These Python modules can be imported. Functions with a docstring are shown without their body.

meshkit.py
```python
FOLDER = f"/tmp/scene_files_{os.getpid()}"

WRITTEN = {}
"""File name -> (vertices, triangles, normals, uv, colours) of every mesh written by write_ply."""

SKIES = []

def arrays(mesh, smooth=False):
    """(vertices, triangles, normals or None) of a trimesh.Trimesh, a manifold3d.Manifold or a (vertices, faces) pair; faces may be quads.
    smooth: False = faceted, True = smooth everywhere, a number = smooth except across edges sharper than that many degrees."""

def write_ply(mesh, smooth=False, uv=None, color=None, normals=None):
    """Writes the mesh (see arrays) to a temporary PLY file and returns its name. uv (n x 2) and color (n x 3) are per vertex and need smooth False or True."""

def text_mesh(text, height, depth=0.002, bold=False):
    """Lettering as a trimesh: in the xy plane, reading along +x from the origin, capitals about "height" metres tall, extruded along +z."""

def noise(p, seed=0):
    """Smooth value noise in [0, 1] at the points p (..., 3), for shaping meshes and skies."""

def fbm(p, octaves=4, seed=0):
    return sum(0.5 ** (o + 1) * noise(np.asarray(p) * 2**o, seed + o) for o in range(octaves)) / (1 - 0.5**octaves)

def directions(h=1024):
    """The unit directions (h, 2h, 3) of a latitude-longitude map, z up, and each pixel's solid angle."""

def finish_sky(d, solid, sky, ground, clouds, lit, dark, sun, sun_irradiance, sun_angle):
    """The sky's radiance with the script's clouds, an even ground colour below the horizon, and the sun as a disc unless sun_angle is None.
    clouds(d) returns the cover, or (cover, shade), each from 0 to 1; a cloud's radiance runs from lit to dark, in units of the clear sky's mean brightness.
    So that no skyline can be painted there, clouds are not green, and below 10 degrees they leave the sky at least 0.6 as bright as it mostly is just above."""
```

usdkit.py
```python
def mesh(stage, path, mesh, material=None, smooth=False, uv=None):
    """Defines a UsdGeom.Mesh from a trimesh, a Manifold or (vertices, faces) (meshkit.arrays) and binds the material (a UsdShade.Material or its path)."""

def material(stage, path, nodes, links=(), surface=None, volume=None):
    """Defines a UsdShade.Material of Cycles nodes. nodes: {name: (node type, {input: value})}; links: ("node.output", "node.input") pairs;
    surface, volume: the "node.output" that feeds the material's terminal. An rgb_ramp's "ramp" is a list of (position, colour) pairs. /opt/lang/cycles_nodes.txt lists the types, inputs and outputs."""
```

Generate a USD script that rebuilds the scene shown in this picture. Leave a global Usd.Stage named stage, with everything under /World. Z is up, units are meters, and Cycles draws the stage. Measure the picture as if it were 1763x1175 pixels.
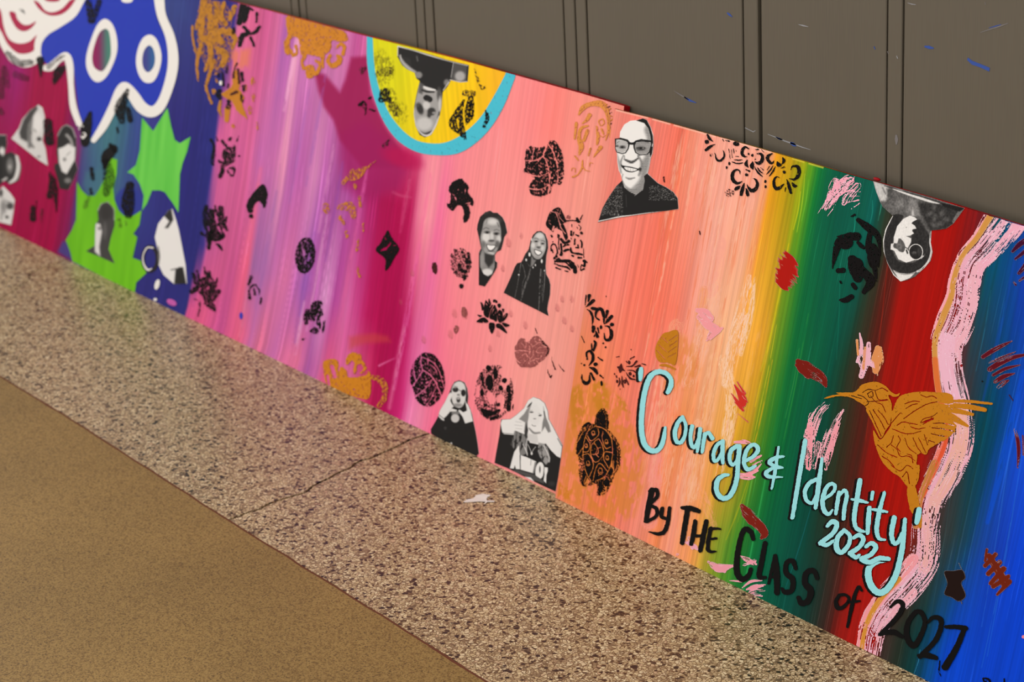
import math, random
import numpy as np
import shapely
import shapely.affinity
from shapely.geometry import Polygon, LineString, Point, MultiPolygon, box
from shapely.ops import unary_union
from scipy.spatial import Delaunay
import manifold3d as m3
import trimesh
import usdkit
from pxr import Usd, UsdGeom, UsdLux, UsdShade, Gf, Sdf, Vt

stage = Usd.Stage.CreateInMemory()
UsdGeom.SetStageUpAxis(stage, "Z")
UsdGeom.SetStageMetersPerUnit(stage, 1.0)
world = UsdGeom.Xform.Define(stage, "/World")
stage.SetDefaultPrim(world.GetPrim())

# ---------------------------------------------------------------- camera
W, H = 1763.0, 1175.0
F_PX = 4098.516
EYE = np.array([2.7114437, -2.0139952, 1.4939842])
YAW, PITCH, ROLL = 0.94829894, 0.34996004, -0.04797482
FWD = np.array([-math.sin(YAW) * math.cos(PITCH), math.cos(YAW) * math.cos(PITCH), -math.sin(PITCH)])
_r = np.cross(FWD, [0, 0, 1.0]); _r /= np.linalg.norm(_r)
_u = np.cross(_r, FWD)
RIGHT = math.cos(ROLL) * _r + math.sin(ROLL) * _u
UP = -math.sin(ROLL) * _r + math.cos(ROLL) * _u
cam = UsdGeom.Camera.Define(stage, "/World/camera")
M = np.eye(4); M[0, :3] = RIGHT; M[1, :3] = UP; M[2, :3] = -FWD; M[3, :3] = EYE
cam.AddTransformOp().Set(Gf.Matrix4d(*M.ravel().tolist()))
cam.CreateHorizontalApertureAttr(36.0)
cam.CreateVerticalApertureAttr(36.0 * H / W)
cam.CreateFocalLengthAttr(36.0 * F_PX / W)
cam.CreateClippingRangeAttr(Gf.Vec2f(0.05, 100.0))
cam.CreateFStopAttr(6.3)
cam.CreateFocusDistanceAttr(3.18)
cam.CreateExposureAttr(0.0)

# ---------------------------------------------------------------- light
dome = UsdLux.DomeLight.Define(stage, "/World/room_light")
dome.CreateColorAttr(Gf.Vec3f(1.0, 0.985, 0.96)); dome.CreateIntensityAttr(0.44)
def rect(name, loc, w, h, power, color, rx=0.0, rz=0.0):
    l = UsdLux.RectLight.Define(stage, "/World/" + name)
    l.AddTranslateOp().Set(Gf.Vec3d(*loc)); l.AddRotateZOp().Set(rz); l.AddRotateXOp().Set(rx)
    l.CreateWidthAttr(w); l.CreateHeightAttr(h); l.CreateIntensityAttr(power); l.CreateColorAttr(Gf.Vec3f(*color))
rect("ceiling_lamp", (-0.4, -2.2, 3.0), 3.2, 1.2, 2.7, (1.0, 0.965, 0.92), rx=0)
rect("ceiling_lamp_001", (-2.6, -3.0, 3.0), 2.4, 1.2, 2.7, (1.0, 0.965, 0.92), rx=0)

# ---------------------------------------------------------------- helpers
LOOKS = "/World/Looks"
def lin(c):
    c = np.asarray(c, float) / 255.0
    return np.where(c <= 0.04045, c / 12.92, ((c + 0.055) / 1.055) ** 2.4)
GAIN = 0.80                                   # how much of a photographed tone is the paint's own colour
GAIN_PAINT = np.array([0.80, 0.85, 0.92])       # the warm lamps take some blue away
def ink(c): return np.clip(lin(c) * GAIN_PAINT, 0.0012, 0.92)
def alb(c): return np.clip(lin(c) * GAIN, 0.0012, 0.9)

used = {}
def numbered(path):
    k = used.get(path, 0); used[path] = k + 1
    return path if k == 0 else f"{path}_{k:03d}"
def tag(prim, label=None, cat=None, group=None, kind=None):
    for k, v in (("label", label), ("category", cat), ("group", group), ("kind", kind)):
        if v: prim.SetCustomDataByKey(k, v)
def xform(name, parent="/World", matrix=None, **kw):
    x = UsdGeom.Xform.Define(stage, numbered(f"{parent}/{name}"))
    if matrix is not None: x.AddTransformOp().Set(Gf.Matrix4d(*np.asarray(matrix).ravel().tolist()))
    tag(x.GetPrim(), **kw)
    return str(x.GetPath())
def mesh(name, v, f, mat, parent="/World", color=None, smooth=False, **kw):
    m = usdkit.mesh(stage, numbered(f"{parent}/{name}"), (np.asarray(v, float), np.asarray(f, int)), mat, smooth)
    if color is not None:
        UsdGeom.PrimvarsAPI(m).CreatePrimvar("paint", Sdf.ValueTypeNames.Float3Array, "vertex").Set(Vt.Vec3fArray.FromNumpy(np.asarray(color, np.float32)))
    tag(m.GetPrim(), **kw)
    return str(m.GetPath())
def boxmesh(x0, x1, y0, y1, z0, z1, bevel=0.0):
    if bevel:
        pts = [(x, y, z) for x in (x0, x1) for y in (y0, y1) for z in (z0, z1)]
        c = np.array([(x0 + x1) / 2, (y0 + y1) / 2, (z0 + z1) / 2]); out = []
        for p in np.array(pts):
            s = np.sign(c - p) * bevel
            for a, b in ((0, 1), (0, 2), (1, 2)):
                q = p.copy(); q[a] += s[a]; q[b] += s[b]; out.append(q)
        h = trimesh.convex.convex_hull(np.array(out)); return h.vertices, h.faces
    b = trimesh.creation.box(bounds=[[x0, y0, z0], [x1, y1, z1]]); return b.vertices, b.faces
def vnoise(x, y, seed=0):
    """Smooth 2-D value noise in 0..1."""
    x, y = np.broadcast_arrays(np.asarray(x, float), np.asarray(y, float))
    i, j = np.floor(x).astype(np.int64), np.floor(y).astype(np.int64)
    a, b = x - i, y - j
    a, b = a * a * (3 - 2 * a), b * b * (3 - 2 * b)
    def h(p, q):
        n = (p * 374761393 + q * 668265263 + seed * 144665 + 12345) & 0xFFFFFFFF
        n = ((n ^ (n >> 13)) * 1274126177) & 0xFFFFFFFF
        return ((n ^ (n >> 16)) & 0xFFFFFF) / 16777215.0
    return (h(i, j) * (1 - a) + h(i + 1, j) * a) * (1 - b) + (h(i, j + 1) * (1 - a) + h(i + 1, j + 1) * a) * b
def sstep(a, b, x):
    t = np.clip((x - a) / (b - a + 1e-12), 0, 1); return t * t * (3 - 2 * t)
def spline(pts, n=8, closed=False):
    p = np.asarray(pts, float)
    q = np.vstack([p[-1:], p, p[:2]]) if closed else np.vstack([2 * p[:1] - p[1:2], p, 2 * p[-1:] - p[-2:-1]])
    out = []
    for k in range(1, len(q) - 2):
        t = np.linspace(0, 1, n, endpoint=False)[:, None]
        a, b, c, d = q[k - 1], q[k], q[k + 1], q[k + 2]
        out.append(0.5 * (2 * b + (c - a) * t + (2 * a - 5 * b + 4 * c - d) * t ** 2 + (3 * b - a - 3 * c + d) * t ** 3))
    r = np.vstack(out)
    return r if closed else np.vstack([r, p[-1:]])

# ---------------------------------------------------------------- materials
def mat(name, nodes, links, surface): return usdkit.material(stage, f"{LOOKS}/{name}", nodes, links, surface)
def plain(name, rgb, rough=0.5, spec=0.08):
    return mat(name, {"p": ("principled_bsdf", {"base_color": ink(rgb), "roughness": rough, "specular_ior_level": spec})}, [], "p.BSDF")
def streak_bump(strength=0.25):
    return ({"tc": ("texture_coordinate", {}), "mp": ("mapping", {"scale": (420.0, 1.0, 5.0)}),
             "bn": ("noise_texture", {"scale": 1.0, "detail": 2.0}), "bu": ("bump", {"strength": strength, "distance": 0.0006})},
            [("tc.object", "mp.vector"), ("mp.vector", "bn.vector"), ("bn.fac", "bu.height"), ("bu.normal", "p.normal")])
_n, _l = streak_bump()
PAINT = mat("painted_surface", {"at": ("attribute", {"attribute": "paint"}), "p": ("principled_bsdf", {"roughness": 0.5, "specular_ior_level": 0.03}), **_n},
            [("at.color", "p.base_color")] + _l, "p.BSDF")
PRINTED = mat("printed_paper", {"at": ("attribute", {"attribute": "paint"}), "p": ("principled_bsdf", {"roughness": 0.55, "specular_ior_level": 0.08})},
              [("at.color", "p.base_color")], "p.BSDF")
def stamp(name, rgb, cover, scale=420.0, rough=0.5):
    """Printing ink that did not take everywhere: clear specks where a noise is high."""
    if cover >= 1: return plain(name, rgb, rough)
    return mat(name, {"tc": ("texture_coordinate", {}), "n": ("noise_texture", {"scale": scale, "detail": 3.0, "roughness": 0.65}),
                      "r": ("map_range", {"from_min": cover - 0.04, "from_max": cover + 0.04, "clamp": True}),
                      "t": ("transparent_bsdf", {}), "p": ("principled_bsdf", {"base_color": ink(rgb), "roughness": rough, "specular_ior_level": 0.06}),
                      "m": ("mix_closure", {})},
               [("tc.object", "n.vector"), ("n.fac", "r.value"), ("r.result", "m.fac"), ("p.BSDF", "m.closure1"), ("t.BSDF", "m.closure2")], "m.closure")
INK = (10, 5, 5)
K_SOLID = stamp("black_paint", (8, 6, 6), 1, rough=0.38)
K_FULL = stamp("black_print", INK, 0.62, 300)
K_MID = stamp("black_print_worn", INK, 0.545, 240)
K_DRY = stamp("black_print_dry", INK, 0.475, 420)
K_FAINT = stamp("black_print_faint", (60, 30, 30), 0.455, 420)
BROWN = stamp("brown_print", (70, 22, 20), 0.60)
MAUVE = stamp("faint_mauve_print", (158, 82, 76), 0.56, 330)
GOLD = stamp("gold_paint", (208, 126, 28), 0.60, 200, 0.4)
GOLD_DULL = stamp("ochre_paint", (190, 122, 30), 0.575, 200, 0.4)
GOLD_SOLID = stamp("gold_paint_thick", (196, 120, 20), 0.66, 260, 0.36)
GOLD_WARM = stamp("warm_ochre_print", (224, 138, 62), 0.60, 260, 0.4)
GOLD_FAINT = stamp("ochre_wash", (196, 122, 44), 0.45, 160, 0.4)
GOLD_THIN = stamp("gold_paint_thin", (206, 120, 45), 0.50, 220, 0.4)
AQUA = plain("aqua_paint", (154, 216, 213), 0.38)
CYAN = stamp("cyan_paint", (72, 186, 200), 0.66, 200, 0.4)
CREAM = plain("cream_paint", (238, 226, 212), 0.45)
BLUE = plain("blue_paint", (20, 46, 166), 0.45)
CRIMSON = plain("crimson_paint", (172, 14, 62), 0.45)
RED_EDGE = plain("red_edge_paint", (150, 12, 20), 0.4)
RAW = plain("raw_board", (88, 52, 36), 0.7)
BLUE_DOT = plain("blue_dot_paint", (60, 55, 165), 0.45)
PINK_DOT = plain("pink_dot_paint", (240, 130, 140), 0.45)
# ---------------------------------------------------------------- pixels of the photograph to planes of the place
def rays(P):
    P = np.atleast_2d(np.asarray(P, float))
    return FWD + RIGHT * ((P[:, :1] - W / 2) / F_PX) - UP * ((P[:, 1:2] - H / 2) / F_PX)
def project(X):
    d = np.asarray(X, float) - EYE; z = d @ FWD
    return np.stack([W / 2 + F_PX * (d @ RIGHT) / z, H / 2 - F_PX * (d @ UP) / z], -1)
def on_floor(P):
    d = rays(P); return (EYE - d * (EYE[2] / d[:, 2:3]))[:, :2]
WALL_Y = 0.1595
def on_wall(P):
    d = rays(P); X = EYE + d * ((WALL_Y - EYE[1]) / d[:, 1:2]); return X[:, [0, 2]]

class Board:
    """A leaning board: local x along it, local z up its slope, local y into it; its front is y = 0."""
    def __init__(s, o, yaw, lean, thick):
        s.o = np.array(o, float); s.e = np.array([math.cos(yaw), math.sin(yaw), 0]); n = np.array([-math.sin(yaw), math.cos(yaw), 0])
        s.u = n * math.sin(lean) + np.array([0, 0, math.cos(lean)]); s.n = np.cross(s.u, s.e); s.t = thick; s.lean = lean
    def matrix(s):
        m = np.eye(4); m[0, :3], m[1, :3], m[2, :3], m[3, :3] = s.e, s.n, s.u, s.o; return m
    def at(s, P):
        d = rays(P); t = ((s.o - EYE) @ s.n) / (d @ s.n); X = EYE + d * t[:, None] - s.o
        return np.stack([X @ s.e, X @ s.u], -1)
    def px(s, uv):
        uv = np.asarray(uv, float); return project(s.o + uv[:, :1] * s.e + uv[:, 1:2] * s.u)
LEFT = Board((0.0186, 0.0095, 0.0), 0.0102525, 0.223567, 0.012)
RIGHTB = Board((0.0, 0.0, 0.0), 0.0, 0.232214, 0.005)

# ---------------------------------------------------------------- the wall behind
def wall_material():
    n = {"tc": ("texture_coordinate", {}), "mp": ("mapping", {"scale": (500.0, 500.0, 20.0)}), "n1": ("noise_texture", {"scale": 1.0, "detail": 3.0}),
         "n2": ("noise_texture", {"scale": 3.0, "detail": 2.0}),
         "r": ("rgb_ramp", {"ramp": [(0.3, tuple(alb((99, 90, 77)))), (0.7, tuple(alb((102, 93, 79))))]}),
         "r2": ("rgb_ramp", {"ramp": [(0.3, (0.94, 0.94, 0.94)), (0.7, (1.0, 1.0, 1.0))]}), "mx": ("mix_color", {"blend_type": "multiply", "fac": 1.0}),
         "bu": ("bump", {"strength": 0.03, "distance": 0.0005}), "p": ("principled_bsdf", {"roughness": 0.5, "specular_ior_level": 0.2})}
    l = [("tc.object", "mp.vector"), ("mp.vector", "n1.vector"), ("tc.object", "n2.vector"), ("n1.fac", "r.fac"), ("n2.fac", "r2.fac"), ("r.color", "mx.a"), ("r2.color", "mx.b"),
         ("mx.result", "p.base_color"), ("n1.fac", "bu.height"), ("bu.normal", "p.normal")]
    return mat("taupe_metal", n, l, "p.BSDF")
WALLM = wall_material()
DARK = plain("dark_gap", (22, 22, 28), 0.8)
wall = xform("wall_back", kind="structure", label="taupe metal wall of panels with dark upright joints", cat="wall")
gaps = []                                             # (left, right) of every joint, from the photograph's top row
for x, w in ((500.4, 2.0), (513.7, 3.2), (526.0, 2.0), (714.0, 2.4), (729.3, 2.4), (744.9, 3.0), (968.9, 2.6), (988.8, 2.8), (1008.7, 3.2), (1278.0, 3.0), (1306.6, 6.4), (1527.2, 2.8), (1554.9, 3.6)):
    a, b = on_wall([(x - w / 2, 0), (x + w / 2, 0)])[:, 0]; gaps.append((a, b))
left_pitch = gaps[3][0] - gaps[0][0]
edges = [(-3.4, -3.398)] + [(a - left_pitch * k, b - left_pitch * k) for k in (4, 3, 2, 1) for a, b in gaps[:3]] + gaps
step = gaps[11][0] - gaps[9][0]
edges += [(a + step * k, b + step * k) for k in (1, 2, 3) for a, b in gaps[11:13]] + [(2.4, 2.402)]
WT = 2.4
for (a0, a1), (b0, b1) in zip(edges[:-1], edges[1:]):
    if b0 - a1 < 0.004: continue
    narrow = b0 - a1 < 0.06
    v, f = boxmesh(a1, b0, WALL_Y, WALL_Y + 0.02, 0.0, WT, 0.0012)
    mesh("joint_strip" if narrow else "wall_panel", v, f, WALLM, wall)
v, f = boxmesh(-3.4, 2.4, WALL_Y + 0.014, WALL_Y + 0.05, 0.0, WT); mesh("backing", v, f, DARK, wall)
SCUFF_B = plain("blue_scuff", (62, 84, 150), 0.6); SCUFF_W = plain("pale_scuff", (150, 145, 142), 0.6); SCUFF_M = plain("grey_scuff", (122, 113, 108), 0.6)
def wall_mark(pts, w, m, name="scuff_mark"):
    ps = np.asarray(pts, float); ws = np.broadcast_to(w, len(ps)); q = on_wall(ps); s = np.linalg.norm(on_wall([ps[0] + [1, 0]])[0] - q[0])
    t = np.gradient(q, axis=0); t /= np.linalg.norm(t, axis=1, keepdims=True); n = np.stack([-t[:, 1], t[:, 0]], -1) * (ws * s / 2)[:, None]
    ring = np.vstack([q + n, (q - n)[::-1]]); k = len(q)
    vv = np.column_stack([ring[:, 0], np.full(len(ring), WALL_Y - 0.0004), ring[:, 1]])
    ff = [(i, i + 1, 2 * k - 1 - i) for i in range(k - 1)] + [(i + 1, 2 * k - 2 - i, 2 * k - 1 - i) for i in range(k - 1)]
    mesh(name, vv, ff, m, wall)
wall_mark([(1160, 156), (1168, 161), (1178, 167), (1186, 172)], [0.4, 1.2, 1.8, 0.8], SCUFF_M)
wall_mark([(1178, 167), (1188, 173), (1199, 177)], [1.2, 2.6, 0.8], SCUFF_B)
wall_mark([(1283, 220), (1291, 224), (1297, 227), (1301, 225)], [1.0, 1.0, 1.3, 0.8], SCUFF_W)
wall_mark([(1322, 231), (1335, 236), (1352, 243), (1364, 247), (1380, 253), (1396, 258)], [0.6, 1.2, 1.6, 1.8, 1.3, 0.5], SCUFF_W)
wall_mark([(1361, 246), (1366, 248.5), (1371, 251)], [2.5, 4.5, 2.0], SCUFF_B)
wall_mark([(1336, 236), (1342, 239), (1348, 241)], [0.8, 2.0, 0.8], SCUFF_B)
wall_mark([(1252, 22), (1256, 25), (1261, 29)], [1.5, 3.0, 1.0], SCUFF_B)
wall_mark([(1375, 42), (1383, 44), (1392, 46)], [0.6, 1.8, 0.6], SCUFF_W)
wall_mark([(1592, 80), (1600, 81.5), (1608, 83)], [2.0, 4.2, 1.4], SCUFF_B)
wall_mark([(1666, 101), (1674, 108), (1688, 113), (1704, 120)], [3.5, 5.0, 4.5, 5.0], SCUFF_B)
wall_mark([(1688, 56), (1706, 50), (1722, 45), (1736, 40)], [0.6, 1.4, 1.8, 0.8], SCUFF_M)
wall_mark([(1703, 48), (1714, 45), (1724, 42)], [0.6, 1.2, 0.5], SCUFF_B)
wall_mark([(1543.5, 232), (1543.8, 240), (1543.6, 249)], [2.5, 6.0, 2.0], SCUFF_M)
wall_mark([(1544, 96), (1546, 101)], [1.5, 1.5], SCUFF_W)
wall_mark([(1528, 88), (1530, 93)], [1.0, 1.2], SCUFF_M)
wall_mark([(1505, 80), (1507, 85)], [1.4, 1.6], SCUFF_B)
wall_mark([(1563, 5), (1570, 7), (1577, 8)], [0.6, 1.2, 0.6], SCUFF_W)
wall_mark([(1696, 3), (1697, 8)], [1.0, 1.0], SCUFF_M)

# ---------------------------------------------------------------- the floor
def terrazzo():
    n = {"tc": ("texture_coordinate", {}),
         "wn": ("noise_texture", {"scale": 60.0, "detail": 2.0}), "wv": ("mix_vector", {"fac": 0.012}),
         "v1": ("voronoi_texture", {"scale": 205.0, "feature": "f1"}), "e1": ("voronoi_texture", {"scale": 205.0, "feature": "distance_to_edge"}),
         "s1": ("separate_color", {}),
         "r1": ("rgb_ramp", {"ramp": [(0.0, tuple(alb((28, 25, 20)))), (0.08, tuple(alb((46, 38, 30)))), (0.13, tuple(alb((150, 124, 92)))), (0.35, tuple(alb((192, 164, 122)))), (0.6, tuple(alb((214, 188, 144)))), (0.85, tuple(alb((228, 206, 166)))), (1.0, tuple(alb((196, 160, 124))))]}),
         "re": ("map_range", {"from_min": 0.03, "from_max": 0.15, "clamp": True}),
         "mx": ("mix_color", {"a": tuple(alb((104, 78, 50)))}),
         "v2": ("voronoi_texture", {"scale": 104.0, "feature": "f1"}), "s2": ("separate_color", {}),
         "c2": ("map_range", {"from_min": 0.915, "from_max": 0.925, "clamp": True}), "d2": ("map_range", {"from_min": 0.34, "from_max": 0.42, "to_min": 1.0, "to_max": 0.0, "clamp": True}),
         "k2": ("math", {"math_type": "multiply"}), "m2": ("mix_color", {"b": tuple(alb((34, 28, 22)))}),
         "st": ("noise_texture", {"scale": 2.2, "detail": 4.0}), "sr": ("rgb_ramp", {"ramp": [(0.3, (0.88, 0.86, 0.84)), (0.65, (1.0, 1.0, 1.0))]}), "ms": ("mix_color", {"blend_type": "multiply", "fac": 1.0}),
         "bu": ("bump", {"strength": 0.12, "distance": 0.0006}),
         "p": ("principled_bsdf", {"roughness": 0.36, "specular_ior_level": 0.5})}
    l = [("tc.object", "wn.vector"), ("tc.object", "wv.a"), ("wn.color", "wv.b"), ("wv.result", "v1.vector"), ("wv.result", "e1.vector"), ("wv.result", "v2.vector"),
         ("v1.color", "s1.color"), ("s1.r", "r1.fac"), ("e1.distance", "re.value"), ("re.result", "mx.fac"), ("r1.color", "mx.b"),
         ("v2.color", "s2.color"), ("s2.g", "c2.value"), ("v2.distance", "d2.value"), ("c2.result", "k2.value1"), ("d2.result", "k2.value2"), ("k2.value", "m2.fac"), ("mx.result", "m2.a"),
         ("tc.object", "st.vector"), ("st.fac", "sr.fac"), ("m2.result", "ms.a"), ("sr.color", "ms.b"), ("ms.result", "p.base_color"), ("e1.distance", "bu.height"), ("bu.normal", "p.normal")]
    return mat("terrazzo", n, l, "p.BSDF")
def fine_floor():
    n = {"tc": ("texture_coordinate", {}), "v": ("voronoi_texture", {"scale": 480.0}), "s": ("separate_color", {}), "n1": ("noise_texture", {"scale": 300.0, "detail": 3.0, "roughness": 0.7}),
         "ad": ("math", {"math_type": "multiply_add", "value2": 0.45}),
         "r": ("rgb_ramp", {"ramp": [(0.38, tuple(alb((78, 55, 20)))), (0.62, tuple(alb((128, 96, 45)))), (0.85, tuple(alb((156, 124, 68))))]}),
         "n2": ("noise_texture", {"scale": 2.5, "detail": 3.0}), "r2": ("rgb_ramp", {"ramp": [(0.3, (0.80, 0.79, 0.76)), (0.7, (1.04, 1.04, 1.04))]}), "mx": ("mix_color", {"blend_type": "multiply", "fac": 1.0}),
         "bu": ("bump", {"strength": 0.15, "distance": 0.0006}), "p": ("principled_bsdf", {"roughness": 0.55, "specular_ior_level": 0.4})}
    l = [("tc.object", "v.vector"), ("v.color", "s.color"), ("tc.object", "n1.vector"), ("s.r", "ad.value1"), ("n1.fac", "ad.value3"), ("ad.value", "r.fac"), ("tc.object", "n2.vector"), ("n2.fac", "r2.fac"),
         ("r.color", "mx.a"), ("r2.color", "mx.b"), ("mx.result", "p.base_color"), ("n1.fac", "bu.height"), ("bu.normal", "p.normal")]
    return mat("fine_speckled_floor", n, l, "p.BSDF")
TERR, FINE = terrazzo(), fine_floor()
STRIPM = plain("rusty_strip", (104, 58, 40), 0.6)
floor = xform("floor", kind="structure", label="terrazzo strip beside a tan speckled floor, with a crack", cat="floor")
def zc(x0, y0, s): return lambda pts: np.array([x0, y0]) + np.asarray(pts, float) / s
seam = on_floor([(0, 648.5), (76.6, 694.5), (161, 747), (391, 894.5), (700, 1087), (795, 1148), (832, 1172)])
d0 = (seam[1] - seam[0]) / np.linalg.norm(seam[1] - seam[0]); d1 = (seam[-1] - seam[-3]) / np.linalg.norm(seam[-1] - seam[-3])
seam = np.vstack([seam[0] - d0 * 2.2, seam, seam[-1] + d1 * 1.6])
crack = on_floor(zc(340, 700, 4.007)([(195, 786), (250, 770), (330, 738), (440, 702), (500, 670), (590, 640), (720, 602), (770, 572), (800, 547), (900, 500), (960, 465), (1040, 430), (1110, 385), (1220, 347), (1310, 305), (1400, 265), (1480, 225), (1560, 200)]))
crack = np.vstack([crack, crack[-1] + [-0.01, 0.17]])
joint = on_floor([(-30, 535), (7, 512), (46, 484), (70, 462)]); joint = np.vstack([joint[0] + [0.04, -0.2], joint, joint[-1] + [-0.05, 0.25]])
rng = np.random.default_rng(5)
def jag(p, amp, n=5):
    q = spline(p, n); return q + rng.normal(0, amp, q.shape)
sea = LineString(jag(seam, 0.0007, 12))
band = Polygon(np.vstack([np.array(sea.coords), [(2.4, WALL_Y + 0.01), (-3.4, WALL_Y + 0.01)]])).buffer(0)
tan = Polygon(np.vstack([np.array(sea.coords), [(2.4, -3.6), (-3.4, -3.6)]])).buffer(0)
cut = unary_union([LineString(jag(crack, 0.0006)).buffer(0.0026), LineString(jag(joint, 0.0008)).buffer(0.0012)])
rim = sea.buffer(0.0021)
def slab(name, poly, z0, z1, m, **kw):
    for g in sorted(getattr(poly, "geoms", [poly]), key=lambda g: -g.area):
        if g.area < 1e-4: continue
        cs = m3.CrossSection([np.array(g.exterior.coords)[:-1]] + [np.array(i.coords)[:-1] for i in g.interiors], m3.FillRule.EvenOdd)
        k = cs.extrude(z1 - z0).translate((0, 0, z0)).to_mesh()
        mesh(name, k.vert_properties[:, :3], k.tri_verts, m, floor, **kw)
slab("terrazzo_slab", band.difference(cut).difference(rim), -0.03, 0.0, TERR)
slab("speckled_field", tan.difference(rim), -0.03, 0.0, FINE)
slab("divider_strip", rim.intersection(box(-3.4, -3.6, 2.4, 0.2)), -0.03, -0.0006, STRIPM)
slab("crack_fill", cut.intersection(band).buffer(0), -0.03, -0.0028, plain("crack_fill", (58, 38, 30), 0.9))  # dark brown fill inside the crack and the joint
v, f = boxmesh(-3.4, 2.4, -3.6, WALL_Y + 0.02, -0.06, -0.03); mesh("subfloor", v, f, DARK, floor)
# ---------------------------------------------------------------- brush painting on a set of points
def seg_dist(P, A, B):
    """Distance of points P to the nearest of the segments A-B, the parameter along it, and which one it is."""
    x, y = np.ascontiguousarray(P[:, 0]), np.ascontiguousarray(P[:, 1])
    best = np.full(len(P), 1e18); bt = np.zeros(len(P)); bk = np.zeros(len(P), int)
    for k, (a, b) in enumerate(zip(A, B)):
        dx, dy = b[0] - a[0], b[1] - a[1]; px, py = x - a[0], y - a[1]
        t = np.clip((px * dx + py * dy) / (dx * dx + dy * dy + 1e-12), 0, 1)
        px -= t * dx; py -= t * dy; d = px * px + py * py; m = d < best
        best[m] = d[m]; bt[m] = t[m]; bk[m] = k
    return np.sqrt(best), bt, bk
def sdf(P, poly):
    """Signed distance to a polygon, negative inside."""
    A = np.asarray(poly, float); B = np.roll(A, -1, 0)
    d, _, _ = seg_dist(P, A, B)
    inside = np.zeros(len(P), bool)
    for a, b in zip(A, B):
        c = (a[1] > P[:, 1]) != (b[1] > P[:, 1])
        with np.errstate(divide="ignore", invalid="ignore"):
            inside ^= c & (P[:, 0] < (b[0] - a[0]) * (P[:, 1] - a[1]) / (b[1] - a[1]) + a[0])
    return np.where(inside, -d, d)
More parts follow.
